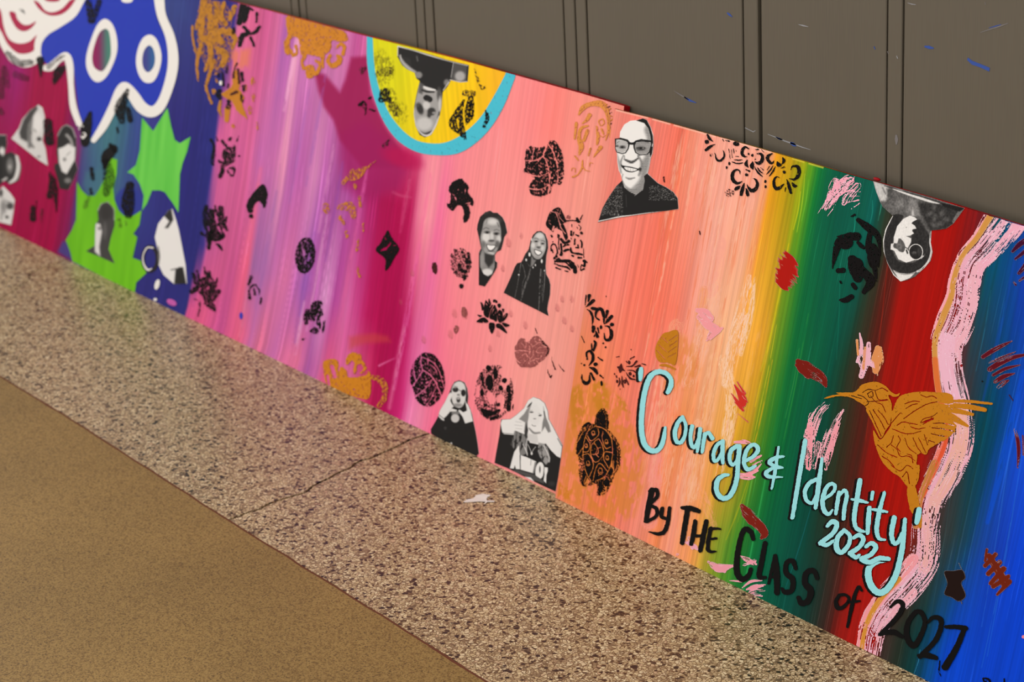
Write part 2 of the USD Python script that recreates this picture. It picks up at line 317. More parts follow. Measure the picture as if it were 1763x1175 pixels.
class Canvas:
    """Colours (sRGB, 0..255) of points that lie on a board; P are the points' places in the photograph, UV in metres on the board."""
    def __init__(s, P, UV, col=(255, 255, 255)):
        s.P, s.UV = P, UV; s.col = np.empty((len(P), 3)); s.col[:] = col; s.a = np.zeros(len(P))
    def near(s, pts, pad):
        pts = np.asarray(pts, float); lo, hi = pts.min(0) - pad, pts.max(0) + pad
        return np.nonzero(((s.P >= lo) & (s.P <= hi)).all(1))[0]
    def lay(s, i, al, col):
        s.col[i] = s.col[i] * (1 - al[:, None]) + al[:, None] * np.asarray(col, float); s.a[i] = np.maximum(s.a[i], al)
    def poly(s, pts, col, soft=1.0, alpha=1.0, noise=None):
        i = s.near(pts, soft + 1)
        if not len(i): return
        al = alpha * (1 - sstep(-soft, soft, sdf(s.P[i], pts)))
        if noise:
            thr, fu, fv, seed = noise
            al = al * sstep(thr - 0.1, thr + 0.1, vnoise(s.UV[i, 0] * fu, s.UV[i, 1] * fv, seed) * 0.6 + 0.4 * vnoise(s.UV[i, 0] * fu * 2.3, s.UV[i, 1] * fv * 2.3, seed + 7))
        s.lay(i, al, col)
    def ell(s, c, r, col, soft=1.0, alpha=1.0, rot=0.0):
        i = s.near([np.subtract(c, max(r)), np.add(c, max(r))], soft + 1)
        if not len(i): return
        d = s.P[i] - c; a = math.radians(rot); q = np.stack([d[:, 0] * math.cos(a) + d[:, 1] * math.sin(a), -d[:, 0] * math.sin(a) + d[:, 1] * math.cos(a)], -1) / r
        k = np.linalg.norm(q, axis=1); s.lay(i, alpha * (1 - sstep(-soft, soft, (k - 1) * min(r))), col)
    def line(s, pts, w, col, soft=1.0, alpha=1.0, dry=0.0, fine=1.0, seed=3, along=0.06, smooth=True):
        """A stroke of width w (one, or one for each point); dry: how much of it the bristles leave bare."""
        pts = np.asarray(pts, float); ws = np.broadcast_to(np.asarray(w, float), len(pts))
        if smooth and len(pts) > 2:
            q = spline(np.column_stack([pts, ws]), 6); pts, ws = q[:, :2], q[:, 2]
        i = s.near(pts, ws.max() / 2 + soft + 1)
        if not len(i): return
        A, B = pts[:-1], pts[1:]
        d, t, k = seg_dist(s.P[i], A, B)
        wid = ws[k] * (1 - t) + ws[k + 1] * t
        al = alpha * (1 - sstep(-soft, soft, d - wid / 2))
        if dry > 0:
            L = np.concatenate([[0], np.cumsum(np.linalg.norm(B - A, axis=1))])
            along_px = L[k] + t * (L[k + 1] - L[k]); v = B[k] - A[k]; w_ = s.P[i] - A[k]
            side = np.sign(v[:, 0] * w_[:, 1] - v[:, 1] * w_[:, 0]) * d
            n = 0.55 * vnoise(side * 0.55 * fine, along_px * along, seed) + 0.45 * vnoise(side * 1.3 * fine, along_px * along * 2.2, seed + 1)
            n = n - 0.25 * vnoise(along_px * 0.03, side * 0.08, seed + 2)
            al = al * sstep(dry * 0.62 - 0.07, dry * 0.62 + 0.07, n)
        s.lay(i, al, col)

# ---------------------------------------------------------------- what is laid on a board
class Layer: path = None
def place(b, uv, lift):
    return np.column_stack([uv[:, 0], np.full(len(uv), -lift) if np.ndim(lift) == 0 else -lift, uv[:, 1]])
def clip_poly(b, g, rag=0.0):
    """A shape of pixels to metres on the board b, kept inside the board's outline."""
    g = shapely.segmentize(g, 2.0 if rag else 4.0)
    if rag: g = shapely.transform(g, lambda c: c + rag * np.stack([vnoise(c[:, 0] * .42, c[:, 1] * .42, 71) + .6 * vnoise(c[:, 0] * 1.1, c[:, 1] * 1.1, 72) - .8, vnoise(c[:, 0] * .42, c[:, 1] * .42, 73) + .6 * vnoise(c[:, 0] * 1.1, c[:, 1] * 1.1, 74) - .8], -1)).buffer(0)
    g = shapely.transform(g, lambda c: b.at(c))
    return g.buffer(0).intersection(b.outline)
def flat(name, b, shape, material, lvl=1, thick=0.00022, parent=None, rag=0.0, **kw):
    """A painted or printed shape: thin, with its own edge. shape: shapely geometry, or a list of point lists, in pixels."""
    g = shape if hasattr(shape, "geom_type") else unary_union([Polygon(p).buffer(0) for p in shape])
    g = clip_poly(b, g, rag)
    cont = []
    for q in getattr(g, "geoms", [g]):
        if q.geom_type != "Polygon" or q.area < 2e-7: continue
        cont.append(np.array(q.exterior.coords)[:-1]); cont += [np.array(i.coords)[:-1] for i in q.interiors]
    if not cont: return None
    k = m3.CrossSection(cont, m3.FillRule.EvenOdd).extrude(thick).to_mesh()
    vp = np.asarray(k.vert_properties)[:, :3]; h = 0.0001 + 0.00022 * (lvl - 1)
    return mesh(name, place(b, vp[:, :2], h + vp[:, 2]), k.tri_verts, material, parent or b.path, **kw)
def blob(pts, n=6): return Polygon(spline(pts, n, True)).buffer(0)
def stroke(pts, w, smooth=True, n=6):
    """A brush line whose width may change from point to point."""
    pts = np.asarray(pts, float); ws = np.broadcast_to(np.asarray(w, float), len(pts))
    q = np.column_stack([pts, ws])
    if smooth and len(pts) > 2: q = spline(q, n)
    discs = [Point(x, y).buffer(max(r, 0.3) / 2, 6) for x, y, r in q]
    return unary_union([unary_union([a, c]).convex_hull for a, c in zip(discs[:-1], discs[1:])])
def ell(c, rx, ry, rot=0):
    g = shapely.affinity.scale(Point(0, 0).buffer(1, 10), rx, ry); return shapely.affinity.translate(shapely.affinity.rotate(g, rot, origin=(0, 0)), *c)
def cutout(name, b, outline, paint, step=0.8, lvl=4, rim=1.0, edge=(236, 226, 216), **kw):
    """A paper cut-out pasted on: a mesh whose outline is the scissors' and whose print is laid on its points by paint(canvas)."""
    g = Polygon(outline).buffer(0)
    if g.geom_type != "Polygon": g = max(g.geoms, key=lambda q: q.area)
    g = shapely.transform(shapely.segmentize(g, step * 1.5), lambda c: b.at(c)).buffer(0).intersection(b.outline)
    g = max(g.geoms, key=lambda q: q.area) if hasattr(g, "geoms") else g
    ring = np.array(g.exterior.coords)[:-1]; px = b.px(ring); lo, hi = px.min(0), px.max(0)
    X, Y = np.meshgrid(np.arange(lo[0], hi[0], step), np.arange(lo[1], hi[1], step)); uv = b.at(np.column_stack([X.ravel(), Y.ravel()]))
    ins = shapely.contains_xy(g.buffer(-0.0003), uv[:, 0], uv[:, 1])
    allp = np.vstack([ring, uv[ins]]); tri = Delaunay(allp).simplices
    cen = allp[tri].mean(1); tri = tri[shapely.contains_xy(g, cen[:, 0], cen[:, 1])]
    a, c, d = allp[tri[:, 0]], allp[tri[:, 1]], allp[tri[:, 2]]
    area = (c[:, 0] - a[:, 0]) * (d[:, 1] - a[:, 1]) - (c[:, 1] - a[:, 1]) * (d[:, 0] - a[:, 0])
    tri[area < 0] = tri[area < 0][:, ::-1]; tri = tri[np.abs(area) > 1e-13]
    cv = Canvas(b.px(allp), allp); paint(cv)
    h = 0.0001 + 0.00022 * (lvl - 1) + 0.00025
    n = len(ring); top = place(b, allp, h); side = place(b, ring, 0.00002); k = np.arange(n); kn = np.roll(k, -1)
    ccw = g.exterior.is_ccw; m = len(allp)
    q = np.vstack([np.column_stack([k, m + k, kn]), np.column_stack([kn, m + k, m + kn])])
    if ccw is True: q = q[:, ::-1][:, [0, 1, 2]]
    v = np.vstack([top, side]); f = np.vstack([tri, q])
    col = np.vstack([ink(cv.col), np.tile(ink(edge), (n, 1))])
    return mesh(name, v, f, PRINTED, b.path, color=col, **kw)
def patch(name, b, bounds, paint, step=0.75, lvl=2, thr=0.5, material=None, **kw):
    """Brushwork with bare places: a fine grid of which only the painted cells are there."""
    lo, hi = np.min(bounds, 0), np.max(bounds, 0)
    corners = b.at([lo, (hi[0], lo[1]), hi, (lo[0], hi[1])]); ulo, uhi = corners.min(0), corners.max(0)
    s = np.linalg.norm(b.at([(lo + hi) / 2 + [step, 0]]) - b.at([(lo + hi) / 2])); sv = np.linalg.norm(b.at([(lo + hi) / 2 + [0, step]]) - b.at([(lo + hi) / 2]))
    U = np.arange(ulo[0], uhi[0], s); V = np.arange(max(ulo[1], 0.0005), uhi[1], sv)
    uu, vv = np.meshgrid(U, V); uv = np.column_stack([uu.ravel(), vv.ravel()])
    cv = Canvas(b.px(uv), uv); paint(cv)
    ok = (cv.a > thr) & shapely.contains_xy(b.outline.buffer(-0.0004), uv[:, 0], uv[:, 1]); ok = ok.reshape(uu.shape)
    cell = (ok[:-1, :-1].astype(int) + ok[1:, :-1] + ok[:-1, 1:] + ok[1:, 1:]) >= 3
    j, i = np.nonzero(cell); nx = uu.shape[1]; a = j * nx + i
    if not len(a): return None
    q = np.vstack([np.column_stack([a, a + 1, a + nx + 1]), np.column_stack([a, a + nx + 1, a + nx])])
    use, inv = np.unique(q, return_inverse=True)
    h = 0.0001 + 0.00022 * (lvl - 1) + 0.00015
    return mesh(name, place(b, uv[use], h), inv.reshape(q.shape), material or PAINT, b.path, color=ink(cv.col[use]), **kw)

# ---------------------------------------------------------------- the two painted boards
def interp_rows(rows, S, V):
    """Colours in rows across a board, each row at its own height."""
    vs = np.array([r[0] for r in rows]); tab = [np.stack([np.interp(S, r[1], r[2][:, c]) for c in range(3)], -1) for r in rows]
    out = np.array(tab[0]); order = np.argsort(vs); vs = vs[order]; tab = [tab[k] for k in order]
    k = np.clip(np.searchsorted(vs, V) - 1, 0, len(vs) - 2); t = np.clip((V - vs[k]) / (vs[k + 1] - vs[k]), 0, 1)[:, None]
    T = np.stack(tab); r = np.arange(len(S)); return T[k, r] * (1 - t) + T[k + 1, r] * t
def make_board(b, name, top_px, u0, u1, rows, shear, du, dv, under, seed, grain, **kw):
    b.path = xform(name, matrix=b.matrix(), **kw)
    tp = b.at(top_px); tp = tp[np.argsort(tp[:, 0])]
    b.top = lambda u: np.interp(u, np.concatenate([[u0 - 1], tp[:, 0], [u1 + 1]]), np.concatenate([[tp[0, 1]], tp[:, 1], [tp[-1, 1]]]))
    us = np.arange(u0, u1, 0.01); us = np.append(us, u1)
    b.outline = Polygon([(u0, 0), (u1, 0)] + [(u, b.top(u)) for u in us[::-1]])
    # the wood
    k = m3.CrossSection([np.array(b.outline.exterior.coords)[:-1][::-1] if not b.outline.exterior.is_ccw else np.array(b.outline.exterior.coords)[:-1]], m3.FillRule.EvenOdd).extrude(b.t - 0.0003).to_mesh()
    vp = np.asarray(k.vert_properties)[:, :3]
    vp = np.array(vp); low = vp[:, 1] < 1e-6; vp[low, 1] += (b.t - vp[low, 2]) * math.tan(b.lean)      # the underside stands flat on the floor
    mesh("board_body", place(b, vp[:, :2], vp[:, 2] - b.t), k.tri_verts, b.body, b.path)
    # the painted front
    U = np.linspace(u0, u1, int((u1 - u0) / du) + 1); nv = int(0.61 / dv) + 1
    T = np.linspace(0, 1, nv); uu = np.tile(U, (nv, 1)); vv = T[:, None] * b.top(U)[None]
    uv = np.column_stack([uu.ravel(), vv.ravel()]); P = b.px(uv)
    cv = Canvas(P, uv)
    S0 = shear(uv[:, 0], uv[:, 1])
    jit = (vnoise(S0 * 55, uv[:, 1] * 2.2, seed) - 0.5) * 0.012 + (vnoise(S0 * 220, uv[:, 1] * 4, seed + 1) - 0.5) * 0.007
    rr = []
    for v, pts in rows:
        pp = np.array([(p[0], p[1]) for p in pts], float); q = b.at(pp); s = shear(q[:, 0], q[:, 1]); o = np.argsort(s)
        rr.append((v, s[o], np.array([p[2] for p in pts], float)[o]))
    cv.col[:] = interp_rows(rr, S0 + jit, uv[:, 1])
    n = 0.4 * vnoise(S0 * 260, uv[:, 1] * 3, seed + 2) + 0.4 * vnoise(S0 * 700, uv[:, 1] * 5, seed + 3) + 0.2 * vnoise(S0 * 90, uv[:, 1] * 2, seed + 4)
    grain = np.interp(uv[:, 0], *grain)
    cv.col *= (1 + grain * (n - 0.5))[:, None]
    hair = sstep(.80, .97, vnoise(S0 * 520, uv[:, 1] * 6, seed + 9)) * sstep(.35, .75, vnoise(S0 * 25, uv[:, 1] * 5, seed + 10))
    cv.col += (hair * 34 * grain / .2)[:, None] * (0.35 + cv.col / 255)
    under(cv, S0)
    cv.col = np.clip(cv.col, 0, 255)
    nx = len(U); a = (np.arange(nv - 1)[:, None] * nx + np.arange(nx - 1)[None]).ravel()
    q = np.vstack([np.column_stack([a, a + 1, a + nx + 1]), np.column_stack([a, a + nx + 1, a + nx])])
    mesh("painted_front", place(b, uv, 0.0), q, PAINT, b.path, color=ink(cv.col))
def row(v, line, pts):
    (x0, y0), s = line
    return v, [(x, y0 + s * (x - x0), c) for x, c in pts]
RIGHTB.body = plain("thin_board_back", (96, 62, 40), 0.7); LEFT.body = RED_EDGE
def shear_left(u, v):
    k = np.interp(v, [0.0, 0.02, 0.15, 0.30, 0.40, 0.60], [0.046, 0.04, 0.022, 0.008, 0.005, 0.0])
    return u + k * np.interp(u, [-0.85, -0.6], [1.0, 0.3])
def shear_right(u, v): return u + 0.033 * (0.6 - v)
L55, L35, L15, L02 = ((1063, 240), .285), ((1023, 470), .345), ((982, 690), .42), ((958, 835), .475)
R55, R35, R20, R05 = ((1050, 255), .30), ((1017, 475), .37), ((992, 640), .42), ((965, 800), .47)
left_rows = [
 row(.55, L55, [(0, (160, 10, 70)), (60, (165, 12, 65)), (150, (80, 90, 125)), (250, (60, 72, 125)), (330, (55, 60, 120)), (385, (46, 42, 112)), (403, (62, 48, 122)), (407, (226, 112, 150)), (430, (225, 100, 140)), (455, (206, 88, 135)), (475, (215, 105, 150)), (490, (182, 97, 165)), (502, (195, 104, 168)), (511, (246, 165, 190)), (519, (200, 112, 168)), (545, (200, 112, 165)), (590, (205, 112, 160)), (608, (200, 85, 145)), (628, (215, 100, 150)), (700, (240, 130, 150)), (880, (255, 140, 135)), (920, (255, 135, 130)), (950, (255, 130, 118)), (980, (252, 140, 125)), (1020, (245, 145, 125)), (1063, (242, 140, 120))]),
 row(.35, L35, [(0, (150, 20, 80)), (30, (150, 25, 100)), (60, (158, 12, 62)), (115, (156, 10, 60)), (130, (110, 30, 90)), (145, (95, 75, 125)), (165, (75, 115, 125)), (190, (65, 115, 115)), (215, (60, 100, 120)), (235, (55, 75, 130)), (255, (60, 60, 130)), (300, (48, 40, 112)), (345, (42, 40, 108)), (370, (45, 46, 122)), (377, (215, 92, 142)), (400, (222, 102, 148)), (415, (205, 90, 140)), (430, (222, 100, 145)), (445, (195, 100, 160)), (470, (200, 105, 160)), (488, (236, 145, 175)), (500, (185, 95, 160)), (520, (190, 95, 160)), (540, (215, 130, 175)), (555, (185, 95, 160)), (575, (165, 75, 140)), (600, (175, 75, 145)), (620, (180, 60, 130)), (640, (170, 30, 95)), (660, (170, 15, 75)), (690, (175, 10, 72)), (705, (185, 20, 80)), (716, (230, 110, 140)), (735, (250, 150, 155)), (755, (246, 110, 150)), (775, (250, 130, 140)), (800, (252, 140, 138)), (850, (252, 148, 140)), (900, (250, 155, 142)), (950, (247, 152, 138)), (990, (245, 150, 132)), (1023, (242, 142, 122))]),
 row(.15, L15, [(0, (152, 12, 68)), (40, (156, 9, 60)), (100, (156, 9, 60)), (125, (140, 20, 75)), (133, (70, 60, 120)), (150, (60, 80, 120)), (180, (70, 110, 120)), (230, (55, 60, 125)), (300, (46, 42, 112)), (340, (42, 40, 105)), (350, (60, 50, 125)), (356, (206, 92, 148)), (385, (200, 85, 130)), (405, (205, 85, 135)), (425, (232, 95, 125)), (435, (165, 100, 155)), (450, (170, 100, 155)), (470, (195, 105, 160)), (490, (215, 110, 155)), (505, (195, 100, 160)), (520, (155, 85, 160)), (540, (180, 85, 155)), (560, (216, 140, 185)), (575, (180, 70, 145)), (595, (215, 100, 155)), (615, (205, 65, 130)), (630, (190, 25, 90)), (650, (175, 10, 72)), (680, (172, 10, 72)), (700, (185, 20, 85)), (712, (220, 90, 140)), (730, (235, 110, 155)), (750, (246, 110, 140)), (775, (250, 125, 138)), (810, (252, 135, 138)), (860, (252, 145, 140)), (910, (250, 155, 140)), (950, (245, 155, 138)), (982, (240, 145, 125))]),
 row(.02, L02, [(0, (156, 10, 60)), (90, (156, 9, 60)), (120, (110, 40, 90)), (135, (80, 80, 130)), (200, (50, 46, 112)), (300, (48, 45, 112)), (318, (45, 45, 110)), (324, (215, 82, 132)), (350, (225, 90, 130)), (380, (200, 80, 135)), (410, (230, 95, 125)), (430, (190, 100, 150)), (450, (225, 110, 140)), (470, (200, 105, 160)), (490, (215, 105, 145)), (510, (225, 110, 145)), (530, (180, 90, 160)), (545, (200, 100, 150)), (560, (230, 90, 130)), (580, (225, 100, 150)), (600, (220, 110, 150)), (625, (210, 70, 110)), (640, (180, 20, 75)), (665, (175, 15, 80)), (690, (205, 40, 110)), (702, (236, 120, 165)), (720, (240, 130, 160)), (745, (248, 110, 140)), (775, (250, 115, 135)), (820, (252, 125, 135)), (870, (252, 140, 138)), (930, (245, 155, 140)), (958, (240, 140, 120))])]
right_rows = [
 row(.55, R55, [(1050, (242, 135, 115)), (1075, (245, 126, 108)), (1130, (245, 125, 105)), (1160, (245, 112, 86)), (1180, (240, 135, 105)), (1200, (248, 150, 125)), (1225, (250, 162, 136)), (1250, (250, 165, 140)), (1275, (250, 165, 138)), (1300, (250, 166, 138)), (1314, (248, 160, 105)), (1322, (238, 152, 32)), (1345, (200, 150, 20)), (1362, (165, 150, 20)), (1375, (150, 160, 20)), (1385, (90, 150, 30)), (1397, (20, 120, 50)), (1420, (10, 90, 60)), (1450, (10, 85, 65)), (1480, (12, 90, 70)), (1500, (10, 92, 80)), (1512, (20, 70, 55)), (1522, (42, 56, 40)), (1538, (58, 38, 26)), (1550, (110, 24, 16)), (1562, (166, 16, 8)), (1610, (168, 15, 8)), (1640, (168, 15, 8)), (1690, (90, 30, 40)), (1705, (0, 80, 95)), (1763, (20, 60, 170))]),
 row(.35, R35, [(1017, (240, 140, 120)), (1035, (244, 125, 105)), (1060, (248, 130, 112)), (1090, (248, 118, 95)), (1130, (248, 115, 88)), (1160, (246, 122, 95)), (1180, (246, 135, 110)), (1205, (248, 165, 140)), (1230, (248, 170, 125)), (1255, (248, 178, 130)), (1275, (246, 165, 80)), (1295, (240, 165, 60)), (1310, (235, 160, 45)), (1322, (200, 155, 30)), (1335, (120, 145, 30)), (1350, (60, 130, 40)), (1370, (15, 105, 50)), (1400, (10, 90, 55)), (1430, (8, 80, 60)), (1455, (30, 60, 40)), (1480, (60, 40, 25)), (1500, (90, 30, 20)), (1520, (150, 22, 12)), (1550, (168, 16, 8)), (1600, (168, 18, 8)), (1660, (60, 50, 50)), (1690, (0, 70, 85)), (1720, (0, 65, 105)), (1745, (15, 70, 170)), (1763, (20, 75, 200))]),
 row(.20, R20, [(992, (240, 135, 80)), (1020, (240, 130, 80)), (1060, (240, 125, 90)), (1090, (245, 125, 100)), (1120, (248, 130, 108)), (1150, (248, 135, 100)), (1180, (240, 140, 80)), (1200, (236, 150, 100)), (1225, (236, 160, 90)), (1250, (235, 160, 50)), (1270, (215, 155, 40)), (1285, (190, 150, 30)), (1300, (110, 140, 25)), (1320, (40, 120, 40)), (1345, (12, 100, 50)), (1380, (8, 80, 60)), (1410, (10, 65, 50)), (1440, (50, 45, 28)), (1465, (80, 30, 20)), (1490, (140, 20, 12)), (1520, (165, 18, 8)), (1570, (168, 20, 10)), (1610, (70, 50, 45)), (1640, (45, 60, 60)), (1665, (20, 65, 90)), (1690, (25, 70, 140)), (1720, (20, 60, 170)), (1763, (10, 65, 200))]),
 row(.05, R05, [(965, (242, 130, 100)), (1000, (240, 130, 85)), (1040, (238, 120, 80)), (1080, (240, 125, 100)), (1110, (248, 140, 115)), (1140, (245, 135, 80)), (1165, (248, 150, 120)), (1195, (240, 150, 80)), (1215, (210, 160, 60)), (1235, (150, 150, 40)), (1260, (80, 140, 40)), (1290, (20, 110, 50)), (1320, (10, 90, 58)), (1360, (10, 75, 60)), (1400, (20, 55, 45)), (1430, (60, 35, 28)), (1455, (140, 25, 18)), (1480, (165, 25, 18)), (1510, (165, 22, 14)), (1530, (60, 45, 38)), (1560, (35, 45, 35)), (1585, (15, 60, 60)), (1605, (10, 70, 120)), (1630, (10, 70, 190)), (1700, (12, 65, 190))])]
Q1 = zc(0, 0, 4.351); Q2 = zc(0, 250, 4.351); Q3 = zc(330, 0, 4.351); Q4 = zc(320, 270, 2.7325); Q5 = zc(600, 30, 3.673); Q6 = zc(700, 280, 3.671); Q7 = zc(660, 560, 3.917)
B1 = zc(1160, 170, 5.873); B2 = zc(1300, 280, 3.2635); B3 = zc(940, 500, 3.0925); B4 = zc(1080, 620, 3.456); B5 = zc(1340, 620, 3.456); B6 = zc(1220, 860, 3.2468)
RA = zc(1410, 645, 5.109); RG = zc(540, 560, 7.833); RH = zc(1590, 540, 4.519); RI = zc(1180, 420, 4.196); RJ = zc(1640, 850, 3.617); RK = zc(1200, 220, 8.815); RM = zc(540, 270, 5.594); RN = zc(330, 0, 5.107); RO = zc(1600, 380, 4.52)

def under_left(c, S):
    # the dark magenta arch and broad magenta band behind the dome
    c.poly(Q3([(920, 540), (1000, 560), (1110, 690), (1150, 600), (1195, 430), (1320, 420), (1340, 700), (1450, 950), (1600, 1175), (1560, 1260), (1280, 1260), (1110, 1050), (1060, 900), (990, 800), (950, 680)]), (158, 28, 78), 5, 0.92)
    c.poly(Q3([(1110, 1000), (1300, 900), (1523, 1090), (1640, 1240), (1560, 1420), (1300, 1500), (1150, 1400), (1120, 1200)]), (160, 26, 88), 14, 0.75)
    c.ell((692, 272), (34, 16), (186, 18, 76), 8, 0.8, 20)
    for k, (x, y, l, w, col, a) in enumerate([(512, 60, 130, 7, (250, 175, 200), .8), (497, 200, 80, 5, (240, 150, 180), .5), (560, 130, 190, 6, (160, 95, 165), .5), (533, 150, 200, 5, (168, 100, 168), .5), (575, 250, 150, 6, (228, 140, 185), .6),
                                              (590, 280, 170, 6, (150, 70, 150), .6), (632, 290, 110, 6, (225, 95, 160), .7), (541, 400, 190, 8, (150, 85, 165), .55), (449, 290, 160, 7, (232, 105, 135), .7), (563, 370, 200, 5, (225, 150, 190), .7), (524, 520, 90, 5, (240, 175, 205), .6), (705, 310, 90, 8, (228, 110, 140), .35),
                                              (722, 420, 250, 10, (228, 95, 155), .6), (742, 300, 200, 9, (248, 110, 150), .5), (612, 400, 190, 8, (222, 95, 150), .6), (476, 330, 200, 9, (160, 100, 160), .45), (426, 500, 80, 5, (235, 125, 160), .6)]):
        c.line([(x, y), (x - l * .085, y + l * .5), (x - l * .175, y + l)], [w * .5, w, w * .4], col, 3, a, dry=.35, fine=1.2, seed=40 + k)
    c.poly(RG([(480, 160), (620, 130), (820, 110), (1000, 150), (1040, 230), (880, 240), (700, 250), (560, 290), (480, 330)]), (200, 70, 60), 6, 0.55)
    c.line(RG([(1090, 450), (980, 500), (880, 550)]), [1, 2, 3], (235, 120, 165), 1.2, .8)
    c.line([(676, 331), (690, 337), (708, 340)], [2.5, 4, 2], (214, 100, 130), 2, .45)
    c.line(RG([(1230, 20), (1150, 400), (1080, 800), (1020, 1120)]), [5, 7, 6, 6], (240, 165, 175), 4, .4, dry=.45, seed=61)
    c.ell(Q2((965, 430)), (24, 27), (50, 58, 135), 2.5, .9)
    c.poly(Q2([(640, 200), (760, 180), (760, 340), (720, 380), (660, 370), (620, 300)]), (70, 112, 120), 5, .6)
    c.poly(Q2([(470, 720), (520, 730), (545, 850), (500, 840), (430, 800)]), (70, 62, 120), 3, .9)
    for (x, y, s) in ((783, 540, 4), (800, 540, 5), (776, 576, 4), (730, 585, 3.5), (858, 575, 3), (880, 540, 3), (905, 560, 3.5), (960, 530, 3.5), (972, 552, 3.5), (985, 515, 3), (985, 566, 3), (968, 515, 3), (876, 418, 4), (866, 462, 3), (844, 600, 3), (898, 406, 2.5), (710, 470, 3), (690, 520, 2.5)):
        c.ell((x, y), (s, s * 1.9), (190, 95, 92), 1.5, .38, -18)
        c.line([(x - s, y + 1), (x - s * .4, y + s * 1.6), (x + s * .6, y + s * 1.7)], 1.0, (140, 60, 62), .9, .5)
    c.poly(RN([(330, 440), (520, 430), (500, 600), (330, 600)]), (230, 124, 84), 7, .7, (.40, 90, 60, 77))
    c.poly(Q1([(1290, 0), (1400, 0), (1420, 150), (1300, 120)]), (58, 70, 128), 8, .5)
def under_right(c, S):
    # dry light brushing on the orange, bright lines in the green, the pale vertical streaks
    for k, (p, w, col, a, dry) in enumerate([
        (RI([(460, 240), (420, 480), (370, 650), (320, 880), (290, 1010)]), [10, 26, 26, 22, 14], (252, 200, 164), 1, .6), (RI([(500, 250), (470, 520), (400, 800)]), [4, 10, 6], (250, 200, 160), .95, .6), (RI([(210, 300), (160, 600), (90, 800), (20, 1000)]), [26, 30, 30, 24], (248, 176, 142), .95, .62), (RI([(220, 0), (200, 200), (170, 330)]), [36, 34, 30], (248, 162, 138), .7, .45),
        (B4([(560, 0), (620, 200), (600, 420), (540, 700)]), [16, 22, 22, 12], (252, 200, 156), .95, .66), (B4([(420, 380), (380, 620), (330, 900)]), [16, 22, 14], (248, 172, 136), .9, .6), (B3([(700, 200), (660, 560), (600, 1000)]), [30, 34, 30], (248, 164, 124), .8, .65),
        (B3([(840, 0), (800, 300), (740, 700)]), [16, 20, 20], (244, 150, 90), .6, .6), (B3([(900, 360), (840, 700), (780, 1100)]), [20, 30, 20], (250, 180, 134), .8, .65),
        (B4([(180, 560), (160, 760), (130, 960)]), [20, 26, 30], (250, 146, 128), .9, .4), (B4([(420, 760), (470, 860), (520, 1000)]), [14, 20, 10], (248, 160, 120), .7, .8)]):
        c.line(p, w, col, 2, a, dry=dry, fine=2.2, seed=80 + k, along=.07)
    for k, (x0, y0, x1, y1, w, col, a) in enumerate([(1358, 420, 1300, 700, 2.2, (225, 190, 20), .85), (1350, 470, 1310, 640, 3, (200, 185, 30), .7), (1386, 300, 1372, 400, 1.6, (190, 205, 40), .8), (1392, 310, 1380, 380, 1.2, (120, 190, 60), .7), (1378, 330, 1366, 395, 2.2, (215, 205, 30), .7), (1344, 520, 1296, 760, 1.2, (230, 200, 40), .8), (1330, 620, 1290, 800, 2.4, (235, 170, 30), .6),
        (1392, 540, 1340, 800, 1.0, (70, 160, 60), .6), (1376, 600, 1352, 720, .9, (90, 170, 80), .6), (1446, 440, 1440, 620, 1.2, (20, 130, 100), .5), (1518, 330, 1512, 380, 1.6, (60, 170, 140), .7), (1502, 345, 1498, 385, 1.2, (40, 150, 130), .7), (1530, 440, 1490, 760, 1.6, (190, 40, 20), .5), (1472, 370, 1466, 420, 1.4, (30, 160, 130), .7),
        (1706, 500, 1680, 640, 1.0, (40, 120, 150), .7), (1730, 520, 1700, 700, 1.0, (30, 110, 190), .6), (1752, 680, 1690, 1080, 1.0, (60, 130, 220), .55), (1763, 760, 1700, 1130, 1.2, (50, 130, 215), .55), (1740, 900, 1690, 1150, 1.0, (60, 140, 220), .5), (1584, 1120, 1574, 1160, 1.0, (70, 160, 200), .8), (1650, 760, 1600, 1080, 1.0, (60, 90, 90), .5), (1716, 620, 1640, 980, 5, (24, 60, 60), .4),
        (1400, 860, 1350, 1020, 1.0, (30, 120, 130), .6), (1290, 820, 1250, 930, 2.5, (200, 180, 30), .5), (1305, 760, 1270, 900, 1.6, (170, 170, 30), .5), (1748, 440, 1690, 700, 7, (20, 70, 170), .35), (1762, 640, 1700, 900, 14, (12, 80, 215), .5)]):
        c.line([(x0, y0), ((x0 + x1) / 2 + 2, (y0 + y1) / 2), (x1, y1)], [w * .5, w, w * .5], col, 1, a, dry=.25, seed=120 + k, along=.03)
    # ochre rubbed around the turtle
    c.poly([(980, 672), (1010, 655), (1040, 660), (1070, 690), (1092, 740), (1110, 790), (1108, 840), (1090, 890), (1050, 900), (1010, 880), (966, 860), (968, 800), (975, 730)], (214, 128, 44), 10, .62, (.42, 95, 70, 5))
    c.poly([(980, 672), (1000, 660), (1012, 700), (1000, 730), (985, 740)], (198, 124, 34), 4, .7, (.4, 130, 110, 9))
    c.poly([(1020, 650), (1045, 662), (1050, 705), (1030, 712), (1020, 690)], (200, 126, 30), 4, .75, (.35, 130, 110, 10))
    c.poly([(1060, 680), (1074, 688), (1086, 712), (1070, 706)], (196, 126, 34), 2, .7, (.4, 200, 160, 11))
    c.poly([(962, 830), (985, 845), (980, 860), (960, 858)], (210, 124, 34), 3, .8, (.4, 200, 160, 12))
    c.poly(B3([(690, 220), (760, 260), (820, 420), (760, 520), (640, 540), (600, 420)]), (226, 132, 58), 8, .6, (.42, 240, 60, 15))
    k = c.near([(1060, 190), (1340, 960)], 0); P = c.P[k]
